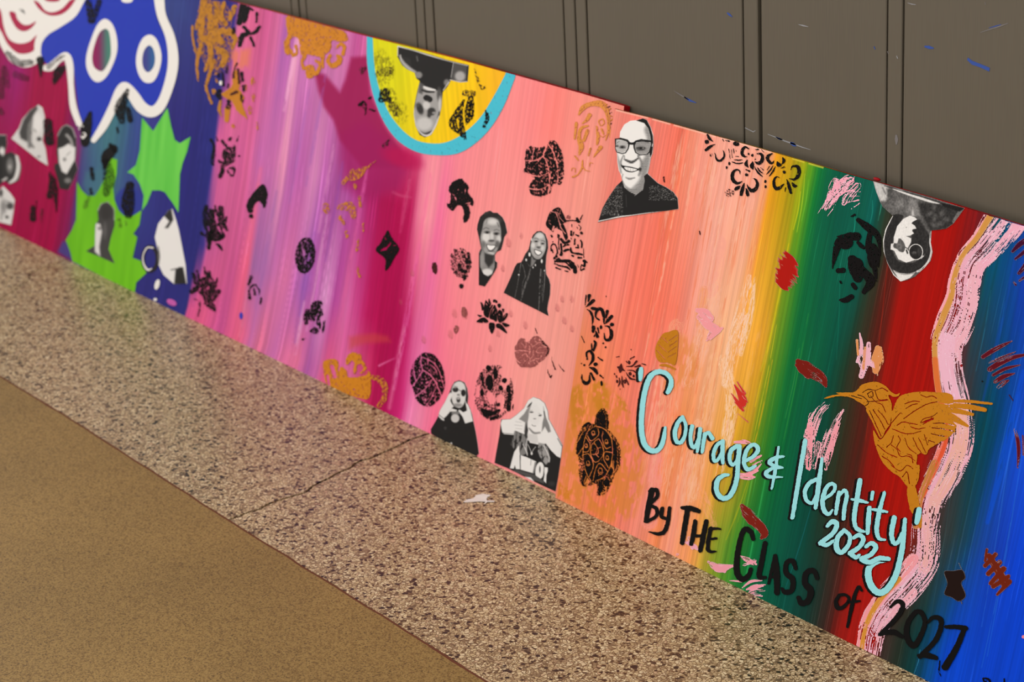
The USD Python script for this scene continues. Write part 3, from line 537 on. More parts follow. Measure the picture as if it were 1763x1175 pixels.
    m = (1 - sstep(-45, 25, sdf(P, [(1120, 215), (1300, 270), (1330, 330), (1318, 560), (1280, 760), (1215, 940), (1120, 900), (1090, 700), (1100, 400)]))) 
    u_, v_ = c.UV[k, 0] + .033 * (.6 - c.UV[k, 1]), c.UV[k, 1]
    n1 = vnoise(u_ * 170, v_ * 7, 51); n2 = vnoise(u_ * 900, v_ * 45, 52) * .6 + vnoise(u_ * 420, v_ * 140, 53) * .4; n3 = vnoise(u_ * 30, v_ * 9, 54)
    c.lay(k, .62 * m * sstep(.46, .72, n1) * sstep(.40, .62, n2) * sstep(.25, .6, n3), (252, 186, 152))
    c.lay(k, .38 * m * sstep(.55, .8, vnoise(u_ * 210, v_ * 6, 55)) * sstep(.42, .64, vnoise(u_ * 800, v_ * 60, 56)), (232, 112, 66))
    # broken paler line along the top edge, pinkish then yellowish
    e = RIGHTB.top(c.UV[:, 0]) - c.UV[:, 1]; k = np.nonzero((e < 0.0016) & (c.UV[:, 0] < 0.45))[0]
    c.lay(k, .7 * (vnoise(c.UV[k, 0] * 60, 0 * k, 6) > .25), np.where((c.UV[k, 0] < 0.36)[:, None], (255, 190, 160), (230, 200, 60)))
right_rows = [(v, [(x, y, (c[0], c[1], min(235, c[2] * 1.02)) if c[2] > 120 and c[2] > c[0] * 2 else c) for x, y, c in pts]) for v, pts in right_rows]
make_board(LEFT, "mural_board", [(330, -18), (403, 3.7), (460, 17.3), (480, 23), (636.5, 63.8), (780, 99.5), (1000, 160.6), (1072, 182)], -2.14, 0.0, left_rows, shear_left, 0.0016, 0.0024, under_left, 1, ([-.62, -.45], [.24, .13]),
           label="farther painted board, pink and navy with a yellow dome and green splashes", cat="painting")
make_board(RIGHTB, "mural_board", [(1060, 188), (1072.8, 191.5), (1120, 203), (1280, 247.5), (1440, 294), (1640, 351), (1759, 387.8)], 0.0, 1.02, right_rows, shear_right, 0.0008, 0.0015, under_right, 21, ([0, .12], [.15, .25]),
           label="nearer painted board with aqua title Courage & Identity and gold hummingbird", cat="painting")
LB, RB = LEFT, RIGHTB
# top edges: paint that ran over the thickness of the boards
def top_edge(b, stops, name="painted_edge"):
    us = np.arange(b.outline.bounds[0], b.outline.bounds[2], 0.006); n = len(us); z = b.top(us) + 0.0003
    v = np.vstack([np.column_stack([us, np.full(n, y), z]) for y in (-0.0002, b.t)]); k = np.arange(n - 1)
    f = np.vstack([np.column_stack([k, k + 1, n + k + 1]), np.column_stack([k, n + k + 1, n + k])])
    px = b.px(np.column_stack([us, b.top(us)]))[:, 0]; col = np.stack([np.interp(px, [s[0] for s in stops], [s[1][c] for s in stops]) for c in range(3)], -1)
    col = col * (0.85 + 0.3 * vnoise(us * 160, us * 0, 3))[:, None]
    mesh(name, v, f, PAINT, b.path, color=ink(np.vstack([col, col])))
top_edge(LB, [(0, (60, 45, 110)), (380, (60, 45, 110)), (410, (190, 60, 70)), (500, (200, 80, 40)), (640, (190, 30, 40)), (700, (210, 150, 20)), (760, (200, 60, 30)), (850, (150, 14, 24)), (1080, (150, 8, 20))])
top_edge(RB, [(1060, (170, 80, 50)), (1150, (150, 90, 40)), (1250, (120, 84, 34)), (1340, (150, 110, 24)), (1400, (170, 130, 24)), (1440, (150, 60, 16)), (1480, (150, 22, 14)), (1763, (165, 14, 22))])
lump = trimesh.creation.icosphere(2, 1.0); q = RB.at([(1507, 310.5)])[0]
lv = np.array(lump.vertices) * [0.0062, 0.0030, 0.0022] * (1 + 0.25 * (vnoise(lump.vertices[:, 0] * 3, lump.vertices[:, 1] * 3 + lump.vertices[:, 2] * 2, 4)[:, None] - .5)) + [q[0], 0.0024, q[1] + 0.0014]
mesh("paint_lump", lv, lump.faces, RED_EDGE, RB.path, smooth=True)
# ---------------------------------------------------------------- left board: shapes of flat colour
flat("cloud_shape", LB, Polygon(spline(Q1([(-260, -200), (200, -260), (640, -200), (610, 0), (565, 95), (480, 170), (385, 215), (330, 260), (300, 340), (310, 440), (240, 495), (160, 502), (75, 455), (15, 360), (-40, 250), (-200, 100)]), 5, True)), CREAM, 2, label="cream cloud shape with crimson curls at the upper left")
for pts in ([(255, 5), (290, 62), (340, 102), (390, 118), (460, 108), (530, 62), (575, 0), (530, 0), (470, 62), (400, 92), (340, 78), (295, 22)],
            [(72, 92), (100, 172), (140, 222), (190, 234), (240, 208), (272, 160), (220, 186), (172, 182), (132, 142), (115, 95)],
            [(-30, 60), (8, 80), (30, 200), (70, 292), (140, 326), (220, 312), (280, 262), (268, 330), (255, 378), (200, 402), (130, 396), (60, 332), (18, 250), (-30, 160)],
            [(345, -40), (440, -40), (448, 4), (395, 14), (340, 2)]):
    flat("crimson_curl", LB, blob(Q1(pts), 5), CRIMSON, 3)
blue = blob(Q1([(580, -120), (615, 0), (565, 95), (480, 170), (385, 215), (330, 262), (302, 340), (318, 430), (360, 480), (440, 455), (500, 405), (545, 450), (560, 560), (575, 700), (600, 860), (640, 960), (690, 1030), (745, 975), (830, 800), (880, 665), (935, 615), (990, 655), (1050, 770), (1130, 800), (1195, 770), (1245, 650), (1275, 450), (1240, 280), (1180, 150), (1160, 0), (1150, -150)]), 5)
flat("blue_shape", LB, blue, BLUE, 2, label="cobalt blue rounded shape outlined in cream")
flat("cream_outline", LB, stroke(Q1([(1190, -120), (1196, 0), (1215, 120), (1275, 270), (1300, 420), (1288, 560), (1240, 720), (1190, 810), (1130, 838), (1060, 800), (1000, 715), (940, 650), (900, 690), (850, 800), (780, 940), (705, 1050)]), np.array([70, 76, 66, 70, 78, 78, 74, 78, 84, 88, 84, 70, 76, 66, 62, 40]) / 4.351), CREAM, 4)
flat("cream_outline", LB, stroke(Q1([(595, 925), (552, 800), (535, 640), (525, 490), (497, 420), (440, 450), (385, 500), (345, 510)]), np.array([46, 50, 42, 56, 56, 50, 60, 46]) / 4.351), CREAM, 4)
flat("cream_outline", LB, stroke(Q1([(640, -60), (600, 10), (540, 100), (440, 170), (340, 235), (290, 320), (285, 430)]), np.array([60, 62, 74, 74, 70, 54, 44]) / 4.351), CREAM, 4)
flat("cream_dab", LB, ell(Q1((955, 0)), 10, 5), CREAM, 4)
for outer, inner, c0, c1 in (([(785, 142), (840, 175), (875, 265), (882, 370), (855, 470), (800, 575), (740, 616), (690, 590), (652, 510), (650, 420), (680, 310), (730, 190)], [(785, 217), (818, 235), (832, 320), (832, 420), (800, 500), (762, 535), (710, 505), (693, 440), (705, 360), (742, 255)], (140, 20, 80), (70, 125, 105)),
                             ([(1125, 260), (1172, 290), (1205, 370), (1212, 450), (1190, 545), (1150, 612), (1090, 618), (1045, 565), (1022, 470), (1035, 370), (1072, 288)], [(1118, 340), (1150, 365), (1165, 430), (1155, 500), (1115, 542), (1080, 515), (1068, 450), (1083, 378)], (62, 62, 130), (48, 92, 140))):
    ring = Polygon(spline(Q1(outer), 6, True)); hole = spline(Q1(inner), 6, True)
    flat("cream_ring", LB, ring.difference(Polygon(hole)), CREAM, 4)
    hx = hole[:, 0].min(), hole[:, 0].max()
    def shade(c, hole=hole, c0=c0, c1=c1, hx=hx):
        t = sstep(hx[0] + 5, hx[1] - 3, c.P[:, 0])[:, None]; c.col[:] = np.array(c0) * (1 - t) + np.array(c1) * t
    cutout("ring_centre", LB, Polygon(hole).buffer(0.5).exterior.coords[:-1], shade, 1.2, 3, edge=c0)
star = [(245, 203), (264, 226), (288.5, 186), (295, 218), (301, 241), (310, 247), (328.5, 235.6), (322, 262), (315, 280), (310, 300.5), (307.5, 366), (298, 350), (292, 342), (284, 331), (276, 328), (262, 328), (253, 351), (245, 362.6), (248, 337), (241, 316.6), (230, 300.5), (219.5, 297), (234.4, 284.5), (241, 259), (243, 230)]
def green(c0, c1, seed):
    def f(c):
        n = vnoise(c.UV[:, 0] * 60, c.UV[:, 1] * 6, seed)[:, None]; c.col[:] = np.array(c0) * (1 - n) + np.array(c1) * n
    return f
cutout("green_splash", LB, star, green((88, 184, 60), (116, 204, 76), 3), 1.5, 2, edge=(90, 180, 60), label="pale green spiky splash")
splash = Q2([(580, 278), (615, 340), (655, 378), (712, 382), (750, 322), (790, 240), (815, 90), (880, 110), (875, 220), (850, 330), (858, 410), (890, 490), (930, 530), (985, 538), (1062, 490), (1045, 600), (1000, 665), (1030, 690), (995, 845), (1062, 870), (1098, 960), (1022, 1030), (1010, 1110), (545, 870), (528, 800), (495, 712), (540, 640), (572, 560)])
cutout("green_splash", LB, splash, green((100, 172, 16), (116, 190, 24), 5), 1.5, 3, edge=(90, 160, 20), label="lime green spiky splash along the bottom edge")
flat("white_fleck", LB, ell(Q2((1180, 1045)), 4, 9, 15), CREAM, 4); flat("white_fleck", LB, ell((268, 516), 3, 2.5), CREAM, 4)
flat("pink_smear", LB, ell((296, 521), 9, 5, 25), stamp("pink_smear_paint", (200, 90, 160), .62), 3)
flat("blue_dot", LB, ell((415.5, 544), 3, 6), BLUE_DOT, 3)
# the yellow dome and its cyan rim
inner = np.vstack([Q5([(140, 60)]), spline(Q5([(155, 135), (165, 300), (190, 430), (250, 590), (330, 700), (420, 772), (520, 797), (620, 790), (720, 740), (830, 640), (920, 500), (992, 365)]), 5), Q5([(1030, 250)])])
def dome(c):
    t = sstep(650, 820, c.P[:, 0] + (c.P[:, 1] - 150) * .25)[:, None]; c.col[:] = np.array((226, 214, 6)) * (1 - t) + np.array((255, 198, 4)) * t
    n = vnoise(c.UV[:, 0] * 160 + c.UV[:, 1] * 60, c.UV[:, 1] * 9, 8)[:, None]; c.col *= 0.93 + 0.12 * n
    t2 = sstep(800, 870, c.P[:, 0])[:, None]; c.col[:] = c.col * (1 - .5 * t2) + np.array((250, 160, 50)) * .5 * t2
    for k, (x, y, r, a) in enumerate(((660, 120, 20, .5), (668, 172, 16, .6), (655, 100, 12, .35), (690, 195, 14, .35), (640, 140, 8, .3))):
        c.poly([(x + r * math.cos(q), y + r * 1.4 * math.sin(q)) for q in np.linspace(0, 6.28, 12)[:-1]], (70, 60, 6), 4, a, (.56, 420, 300, 30 + k))
cutout("yellow_dome", LB, inner, dome, 1.2, 2, edge=(220, 190, 10), label="yellow half circle with black stamps at the top edge")
outer = np.vstack([Q5([(112, 60)]), spline(Q5([(118, 130), (120, 290), (155, 480), (220, 650), (310, 775), (430, 850), (560, 872), (690, 862), (800, 800), (900, 700), (985, 560), (1052, 390)]), 5), Q5([(1080, 280)])])
flat("cyan_rim", LB, Polygon(outer).buffer(0).difference(Polygon(inner).buffer(0)), CYAN, 3, label="cyan band rimming the yellow dome")
# ---------------------------------------------------------------- letters
K = 3.456
def word(name, label, strokes, T, s, m, off=None, lvl=6):
    g = f"{RB.path}/{name}"; g = xform(name, RB.path, label=label)
    if off is not None:
        for nm, parts in strokes:
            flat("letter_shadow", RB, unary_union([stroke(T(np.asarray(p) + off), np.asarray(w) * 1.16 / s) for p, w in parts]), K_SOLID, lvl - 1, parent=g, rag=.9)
    for nm, parts in strokes:
        flat("letter", RB, unary_union([stroke(T(p), np.asarray(w) * (1.06 if off else 1.2) / s) for p, w in parts]), m, lvl, parent=g, rag=.9, label=f"letter {nm}" if nm.isalnum() else f"{nm} mark")
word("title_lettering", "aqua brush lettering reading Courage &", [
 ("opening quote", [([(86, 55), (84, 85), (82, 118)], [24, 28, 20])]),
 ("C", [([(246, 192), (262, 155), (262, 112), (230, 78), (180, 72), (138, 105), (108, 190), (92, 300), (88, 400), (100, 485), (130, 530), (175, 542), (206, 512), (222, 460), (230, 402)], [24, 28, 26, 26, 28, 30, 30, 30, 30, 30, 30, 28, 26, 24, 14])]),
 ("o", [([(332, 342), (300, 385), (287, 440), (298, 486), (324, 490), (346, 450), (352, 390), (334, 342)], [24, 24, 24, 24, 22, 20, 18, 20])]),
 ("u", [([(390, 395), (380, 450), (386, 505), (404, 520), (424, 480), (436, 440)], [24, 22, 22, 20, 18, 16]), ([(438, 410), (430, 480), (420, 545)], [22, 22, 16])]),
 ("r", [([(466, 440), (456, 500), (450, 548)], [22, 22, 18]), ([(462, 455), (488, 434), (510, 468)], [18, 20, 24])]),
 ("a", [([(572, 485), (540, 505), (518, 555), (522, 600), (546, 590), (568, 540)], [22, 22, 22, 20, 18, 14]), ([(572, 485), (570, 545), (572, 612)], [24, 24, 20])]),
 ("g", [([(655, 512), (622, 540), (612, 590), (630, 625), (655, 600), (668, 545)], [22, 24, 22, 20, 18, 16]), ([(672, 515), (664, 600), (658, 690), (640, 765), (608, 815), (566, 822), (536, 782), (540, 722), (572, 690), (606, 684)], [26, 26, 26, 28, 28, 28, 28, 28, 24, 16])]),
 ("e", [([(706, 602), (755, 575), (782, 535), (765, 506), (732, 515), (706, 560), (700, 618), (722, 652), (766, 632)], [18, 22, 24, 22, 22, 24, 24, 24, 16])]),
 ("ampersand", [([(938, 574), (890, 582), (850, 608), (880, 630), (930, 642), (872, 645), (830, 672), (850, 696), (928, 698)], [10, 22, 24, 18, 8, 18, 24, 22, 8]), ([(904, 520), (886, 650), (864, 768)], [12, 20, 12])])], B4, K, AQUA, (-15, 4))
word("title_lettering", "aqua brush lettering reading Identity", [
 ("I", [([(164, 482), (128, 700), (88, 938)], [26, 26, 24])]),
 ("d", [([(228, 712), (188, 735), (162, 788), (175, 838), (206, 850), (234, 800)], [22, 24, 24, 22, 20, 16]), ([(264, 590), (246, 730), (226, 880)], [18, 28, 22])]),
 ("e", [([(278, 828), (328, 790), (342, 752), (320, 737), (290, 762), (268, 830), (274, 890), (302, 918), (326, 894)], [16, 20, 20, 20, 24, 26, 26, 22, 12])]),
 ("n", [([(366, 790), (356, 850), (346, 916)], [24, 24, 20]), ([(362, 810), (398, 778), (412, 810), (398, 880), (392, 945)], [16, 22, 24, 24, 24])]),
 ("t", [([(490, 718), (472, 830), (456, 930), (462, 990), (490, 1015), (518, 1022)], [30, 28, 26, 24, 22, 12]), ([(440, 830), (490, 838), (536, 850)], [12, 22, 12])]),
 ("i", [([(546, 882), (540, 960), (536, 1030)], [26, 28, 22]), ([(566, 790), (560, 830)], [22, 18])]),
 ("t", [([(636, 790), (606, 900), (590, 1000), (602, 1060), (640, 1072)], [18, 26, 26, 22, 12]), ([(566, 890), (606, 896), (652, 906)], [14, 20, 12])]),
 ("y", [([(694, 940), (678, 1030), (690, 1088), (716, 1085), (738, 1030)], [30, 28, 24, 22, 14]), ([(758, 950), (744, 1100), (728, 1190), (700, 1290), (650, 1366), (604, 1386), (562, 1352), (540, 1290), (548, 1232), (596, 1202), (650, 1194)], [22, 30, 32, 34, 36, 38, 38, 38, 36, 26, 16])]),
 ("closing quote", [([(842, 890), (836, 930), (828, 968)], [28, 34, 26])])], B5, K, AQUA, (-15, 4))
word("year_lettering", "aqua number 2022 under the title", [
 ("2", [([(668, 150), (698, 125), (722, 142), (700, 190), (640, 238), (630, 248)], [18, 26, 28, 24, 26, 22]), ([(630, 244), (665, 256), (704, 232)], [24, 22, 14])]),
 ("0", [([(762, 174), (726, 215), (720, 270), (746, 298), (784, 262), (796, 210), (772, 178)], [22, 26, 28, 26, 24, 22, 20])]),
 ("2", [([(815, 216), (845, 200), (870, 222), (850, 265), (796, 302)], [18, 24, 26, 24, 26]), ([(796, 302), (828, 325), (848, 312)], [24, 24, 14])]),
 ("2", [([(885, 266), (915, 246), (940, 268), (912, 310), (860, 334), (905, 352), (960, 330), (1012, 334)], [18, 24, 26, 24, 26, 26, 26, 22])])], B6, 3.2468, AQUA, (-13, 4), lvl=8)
word("byline_lettering", "black brush lettering reading By The", [
 ("B", [([(150, 776), (130, 870), (116, 958)], [28, 28, 24]), ([(140, 782), (178, 775), (180, 815), (140, 862), (178, 886), (174, 930), (120, 964)], [20, 20, 18, 16, 18, 18, 14])]),
 ("y", [([(212, 885), (206, 930), (232, 945)], [20, 20, 14]), ([(255, 882), (246, 960), (226, 1018), (192, 1036), (132, 1024)], [18, 20, 22, 18, 6])]),
 ("T", [([(330, 880), (380, 884), (428, 900)], [16, 26, 22]), ([(362, 890), (346, 990), (330, 1088)], [26, 26, 24])]),
 ("H", [([(408, 962), (398, 1030), (384, 1096)], [22, 24, 20]), ([(474, 962), (456, 1050), (438, 1134)], [24, 26, 22]), ([(400, 1046), (428, 1048), (456, 1050)], 16)]),
 ("E", [([(500, 1004), (486, 1070), (482, 1128)], 20), ([(494, 1010), (525, 1004), (558, 1006)], [16, 14, 8]), ([(488, 1068), (532, 1062)], 12), ([(480, 1128), (500, 1142), (530, 1140)], [18, 16, 8])])], B4, K, K_SOLID)
word("byline_lettering", "black brush lettering reading Class of", [
 ("C", [([(252, 222), (240, 184), (206, 168), (182, 220), (162, 330), (162, 410), (190, 448), (224, 430), (240, 392)], [20, 24, 24, 24, 26, 28, 26, 24, 18])]),
 ("L", [([(320, 245), (302, 340), (286, 430), (320, 438)], [22, 24, 24, 14])]),
 ("A", [([(374, 318), (356, 400), (338, 470)], [16, 16, 12]), ([(376, 318), (384, 420), (386, 522)], [20, 30, 26]), ([(346, 436), (386, 436)], 12)]),
 ("S", [([(490, 386), (474, 345), (440, 355), (436, 410), (474, 450), (468, 508), (430, 520), (414, 500)], [18, 22, 22, 24, 26, 24, 22, 14])]),
 ("S", [([(610, 440), (590, 400), (550, 412), (542, 470), (574, 510), (560, 568), (522, 580), (506, 550)], [20, 24, 26, 28, 30, 28, 26, 20])]),
 ("o", [([(735, 536), (715, 570), (726, 608), (760, 600), (788, 560), (768, 535), (735, 536)], [16, 18, 20, 16, 14, 14, 14])]),
 ("f", [([(860, 512), (842, 490), (820, 540), (800, 620), (780, 714)], [10, 14, 18, 18, 12]), ([(785, 576), (846, 570)], 12)])], B6, 3.2468, K_SOLID)
word("byline_lettering", "black brush number 2027", [
 ("2", [([(1020, 602), (1060, 570), (1090, 594), (1056, 660), (962, 756)], [12, 20, 22, 22, 18]), ([(956, 760), (1030, 742), (1088, 770)], [10, 26, 16])]),
 ("0", [([(1160, 630), (1118, 690), (1112, 770), (1150, 818), (1190, 762), (1213, 685), (1190, 632), (1160, 630)], [20, 24, 28, 28, 24, 22, 22, 20])]),
 ("2", [([(1226, 690), (1262, 660), (1304, 682), (1278, 780), (1186, 880)], [12, 20, 24, 24, 22]), ([(1178, 874), (1230, 874), (1276, 888)], [16, 28, 20])]),
 ("7", [([(1330, 714), (1386, 714), (1440, 722)], [16, 22, 24]), ([(1434, 722), (1390, 830), (1326, 938)], [22, 28, 34])])], B6, 3.2468, K_SOLID)
# ---------------------------------------------------------------- pasted paper portraits (black and white prints)
def g(v): return (236 * v + 8, 227 * v + 6, 216 * v + 5)
class Pr:
    """Draws on a canvas in the coordinates of one close look at the photograph."""
    def __init__(s, c, T, k): s.c, s.T, s.k = c, T, k
    def p(s, pts, v, soft=4, a=1.0, noise=None, sm=False): s.c.poly(spline(s.T(pts), 4, True) if sm else s.T(pts), g(v), max(soft / s.k, .35), a, noise)
    def e(s, x, y, rx, ry, v, soft=4, a=1.0, rot=0): s.c.ell(s.T((x, y)), (rx / s.k, ry / s.k), g(v), max(soft / s.k, .35), a, rot)
    def l(s, pts, w, v, soft=3, a=1.0, **kw): s.c.line(s.T(pts), np.asarray(w, float) / s.k, g(v), max(soft / s.k, .35), a, **kw)
    def grain(s, amt, seed=1, f=900):
        c = s.c; c.col *= (1 + amt * (1.05 - c.col[:, 0] / 255) * (vnoise(c.UV[:, 0] * f, c.UV[:, 1] * f, seed) - .5))[:, None]
PA, PB, PC, PD = zc(1020, 195, 6.184), zc(1500, 300, 5.875), zc(810, 355, 8.103), zc(860, 390, 7.344)
PE, PF, PG, PH = zc(735, 645, 7.833), zc(845, 680, 6.912), zc(670, 70, 6.912), zc(0, 170, 5.109)

def glasses_portrait(c):
    d = Pr(c, PA, 6.184); c.col[:] = g(.95)
    # skin tones first, then the printed line screen over them
    d.p([(590, 130), (625, 220), (628, 330), (620, 480), (600, 600), (560, 690), (490, 780), (430, 800), (500, 720), (525, 620), (520, 540), (560, 470), (600, 380), (585, 260), (560, 180)], .50, 26, sm=True)
    d.p([(340, 760), (400, 800), (470, 790), (560, 680), (560, 800), (500, 860), (440, 870), (380, 830)], .48, 14, sm=True)
    d.p([(270, 430), (300, 520), (320, 640), (300, 640), (275, 520)], .6, 12)
    d.l([(335, 450), (308, 520), (320, 575)], [10, 16, 12], .45, 10); d.l([(495, 455), (530, 530), (525, 600), (500, 660)], [14, 24, 26, 18], .42, 14)
    d.l([(345, 492), (372, 505), (420, 522), (460, 505), (490, 480)], [12, 22, 28, 22, 14], .22, 9)
    d.l([(345, 455), (348, 490)], 10, .5, 6); d.l([(490, 455), (497, 485)], 12, .4, 6)
    d.l([(360, 685), (400, 700), (455, 688)], [8, 20, 10], .45, 8); d.l([(330, 650), (320, 700), (345, 760)], 8, .5, 8)
    d.p([(250, 285), (370, 295), (385, 330), (365, 400), (320, 425), (262, 410)], .70, 8); d.p([(450, 315), (520, 292), (625, 305), (612, 400), (585, 432), (505, 440), (465, 410)], .52, 10)
    d.e(325, 362, 34, 18, .25, 9); d.e(322, 362, 10, 10, .05, 3); d.e(268, 350, 18, 14, .3, 6); d.e(520, 376, 52, 22, .2, 10); d.e(520, 376, 12, 11, .03, 3); d.e(545, 372, 6, 4, .8, 2)
    d.l([(300, 278), (345, 285), (390, 310)], 12, .3, 6); d.l([(455, 305), (510, 300), (600, 310)], 10, .25, 6)
    d.l([(255, 325), (290, 300)], 5, .2, 2)
    yy = c.P[:, 1]; scr = 0.5 + 0.5 * np.sin(yy * 2 * math.pi / 2.15)
    lum = c.col[:, 0] / 236.0; mid = np.clip(1 - np.abs(lum - .5) * 2.1, 0, 1)
    lum2 = np.clip(lum + (scr - .5) * .75 * mid, .03, 1); c.col[:] = np.stack([236 * lum2 + 8, 227 * lum2 + 6, 216 * lum2 + 5], -1)
    d.p([(470, 78), (540, 55), (582, 72), (622, 150), (648, 240), (652, 345), (640, 430), (622, 470), (610, 400), (632, 330), (622, 240), (600, 160), (555, 105)], .06, 3)
    d.p([(632, 305), (650, 330), (645, 360), (628, 345)], .85, 2)
    d.p([(60, 1165), (75, 1128), (108, 1020), (150, 940), (200, 860), (260, 775), (322, 715), (345, 790), (400, 838), (470, 872), (545, 815), (562, 720), (555, 670), (588, 642), (640, 690), (700, 745), (790, 790), (865, 840), (910, 905), (925, 1030), (600, 1075), (290, 1120)], .09, 3)
    d.l([(65, 1152), (180, 1128), (290, 1104), (440, 1085), (600, 1062), (760, 1046), (920, 1022)], [9, 8, 12, 7, 6, 3, 2], .97, 2)
    d.l([(240, 920), (262, 1010), (285, 1100)], [4, 6, 8], .45, 3, .8); d.l([(362, 870), (368, 1000)], 4, .4, 3, .6); d.l([(455, 880), (500, 840)], 6, .7, 3, .7)
    rr = np.random.default_rng(2)
    for _ in range(520):
        x, y = rr.uniform(90, 330), rr.uniform(760, 1090)
        if y < 1750 - 3.2 * x + 0 and x < 150 + 0 * y and y < 940: continue
        d.e(x, y, rr.uniform(2, 5), rr.uniform(1.5, 3), rr.uniform(.4, .9), 1.5, .8)
    for _ in range(300):
        x = rr.uniform(610, 900); d.e(x, rr.uniform(770, 930), rr.uniform(2, 6), rr.uniform(1.5, 3), rr.uniform(.35, .8), 1.5, .75)
    d.p([(250, 278), (300, 268), (380, 288), (400, 312), (398, 335), (378, 398), (350, 428), (318, 434), (258, 416), (246, 375), (244, 300)], .08, 2, 0)
    for pts in ([(250, 274), (300, 270), (375, 290), (398, 316), (385, 380), (358, 422), (322, 432), (262, 414), (247, 370), (250, 274)], [(448, 320), (470, 300), (525, 286), (632, 300), (636, 330), (615, 408), (588, 440), (505, 446), (465, 418), (450, 370), (448, 320)]):
        d.l(pts, [18, 19, 20, 18, 13, 11, 10, 10, 11, 15, 18][:len(pts)] if len(pts) == 11 else [18, 19, 20, 18, 13, 11, 10, 10, 11, 18], .05, 2, smooth=False)
    d.l([(392, 318), (420, 325), (452, 322)], [26, 24, 28], .07, 3); d.l([(470, 300), (530, 286), (640, 302)], [10, 16, 14], .06, 2)
    d.p([(306, 552), (345, 560), (420, 572), (480, 588), (525, 600), (485, 612), (430, 630), (370, 622), (332, 590)], .08, 3, sm=True)
    d.p([(345, 574), (400, 580), (480, 600), (430, 620), (368, 606)], .98, 2, sm=True)
    for x in (385, 412, 440): d.l([(x, 580), (x - 2, 614)], 2.5, .4, 1.5, .7)
    d.e(512, 598, 16, 20, .2, 6)
cutout("photo_cutout", RB, PA([(62, 1162), (75, 1128), (108, 1020), (150, 940), (200, 860), (260, 775), (320, 718), (310, 660), (285, 610), (270, 520), (266, 430), (246, 385), (243, 272), (295, 265), (300, 200), (345, 120), (410, 80), (480, 74), (540, 55), (582, 72), (624, 150), (650, 235), (652, 345), (642, 430), (624, 480), (606, 580), (592, 642), (640, 690), (700, 745), (790, 790), (865, 840), (910, 905), (918, 1022), (600, 1066), (290, 1112)]), glasses_portrait, .62, 4,
       label="black and white print of a smiling person in glasses and dark top")

def hood_portrait(c):
    d = Pr(c, PB, 5.875); c.col[:] = g(.36)
    d.p([(20, 60), (170, 120), (190, 200), (150, 270), (95, 275), (50, 180)], .82, 22); d.p([(160, 150), (210, 150), (210, 230), (170, 240)], .3, 18); d.l([(120, 140), (150, 200)], 12, .5, 12)
    d.p([(190, 260), (380, 230), (420, 330), (330, 420), (230, 420), (150, 340)], .38, 25); d.p([(240, 280), (330, 260), (340, 330), (260, 360)], .5, 25)
    d.p([(480, 290), (620, 290), (950, 345), (830, 510), (760, 556), (600, 575), (550, 470), (500, 380)], .17, 18, noise=None)
    for k, (x, y) in enumerate(((640, 330), (650, 440), (720, 400), (600, 400), (700, 500), (760, 460), (640, 520))): d.e(x, y, 22, 34, .42, 18, .6, 20 * k)
    d.p([(400, 250), (460, 260), (500, 420), (420, 420), (360, 380)], .52, 22); d.p([(425, 340), (445, 420), (410, 430)], .8, 12)
    d.p([(900, 345), (950, 345), (840, 505), (820, 480)], .42, 8)
    d.p([(225, 415), (330, 420), (300, 480), (250, 580), (225, 690), (228, 790), (280, 880), (400, 900), (480, 870), (560, 800), (595, 640), (612, 720), (605, 870), (480, 985), (330, 1005), (230, 975), (155, 860), (138, 700), (160, 560)], .14, 8, sm=True)
    d.p([(420, 430), (500, 470), (560, 560), (600, 640), (560, 800), (480, 860), (400, 740), (420, 600)], .15, 14)
    d.p([(395, 420), (445, 436), (470, 458), (430, 480), (412, 498), (445, 520), (462, 552), (425, 558), (420, 575), (438, 600), (400, 622), (360, 628), (410, 650), (408, 690), (375, 745), (388, 800), (440, 872), (360, 896), (280, 862), (235, 770), (233, 640), (268, 525), (330, 452)], .97, 4)
    d.p([(205, 705), (232, 700), (240, 775), (200, 762)], .95, 3)
    d.p([(284, 648), (322, 672), (346, 720), (346, 765), (325, 790), (290, 782), (262, 756), (228, 742), (232, 700), (270, 700)], .34, 5, sm=True); d.e(290, 730, 30, 40, .45, 14, .6)
    d.l([(285, 648), (325, 655), (350, 715), (348, 770), (325, 795), (280, 786), (240, 760), (226, 730), (232, 700)], 6, .92, 2)
    d.e(456, 785, 66, 74, .12, 3); d.e(440, 795, 22, 16, .4, 8, .6); d.e(490, 780, 20, 40, .3, 14, .5)
    d.l([(456 + 70 * math.cos(t), 788 + 78 * math.sin(t)) for t in np.linspace(0, 6.28, 14)], 8, .93, 2); d.l([(510, 850), (530, 830)], 14, .8, 4)
    d.l([(350, 740), (372, 755), (385, 770)], 8, .2, 4); d.l([(362, 770), (372, 800)], 14, .15, 5)
    d.e(360, 540, 5, 4, .5, 2)
    d.p([(225, 968), (290, 1000), (380, 1010), (460, 985), (400, 1050), (300, 1092)], .95, 6); d.l([(250, 985), (330, 1012), (450, 1000)], 12, .45, 8, .7)
    d.l([(222, 425), (185, 495), (150, 570), (128, 680), (132, 780), (160, 890), (225, 1015), (300, 1085)], [8, 12, 14, 12, 12, 12, 20, 24], .95, 3)
    d.l([(606, 580), (600, 690), (612, 780), (585, 880), (520, 960), (470, 985)], [10, 16, 18, 22, 26, 20], .88, 4, dry=.3, fine=2.0, seed=5)
    d.l([(225, 148), (300, 172), (380, 205), (500, 243), (600, 276), (690, 298)], [10, 26, 20, 26, 22, 8], .93, 6)
    d.l([(140, 118), (320, 172), (500, 225), (700, 285)], 6, .06, 2); d.p([(700, 285), (950, 345), (900, 380), (740, 330)], .08, 6)
    d.grain(.55, 4, 520)
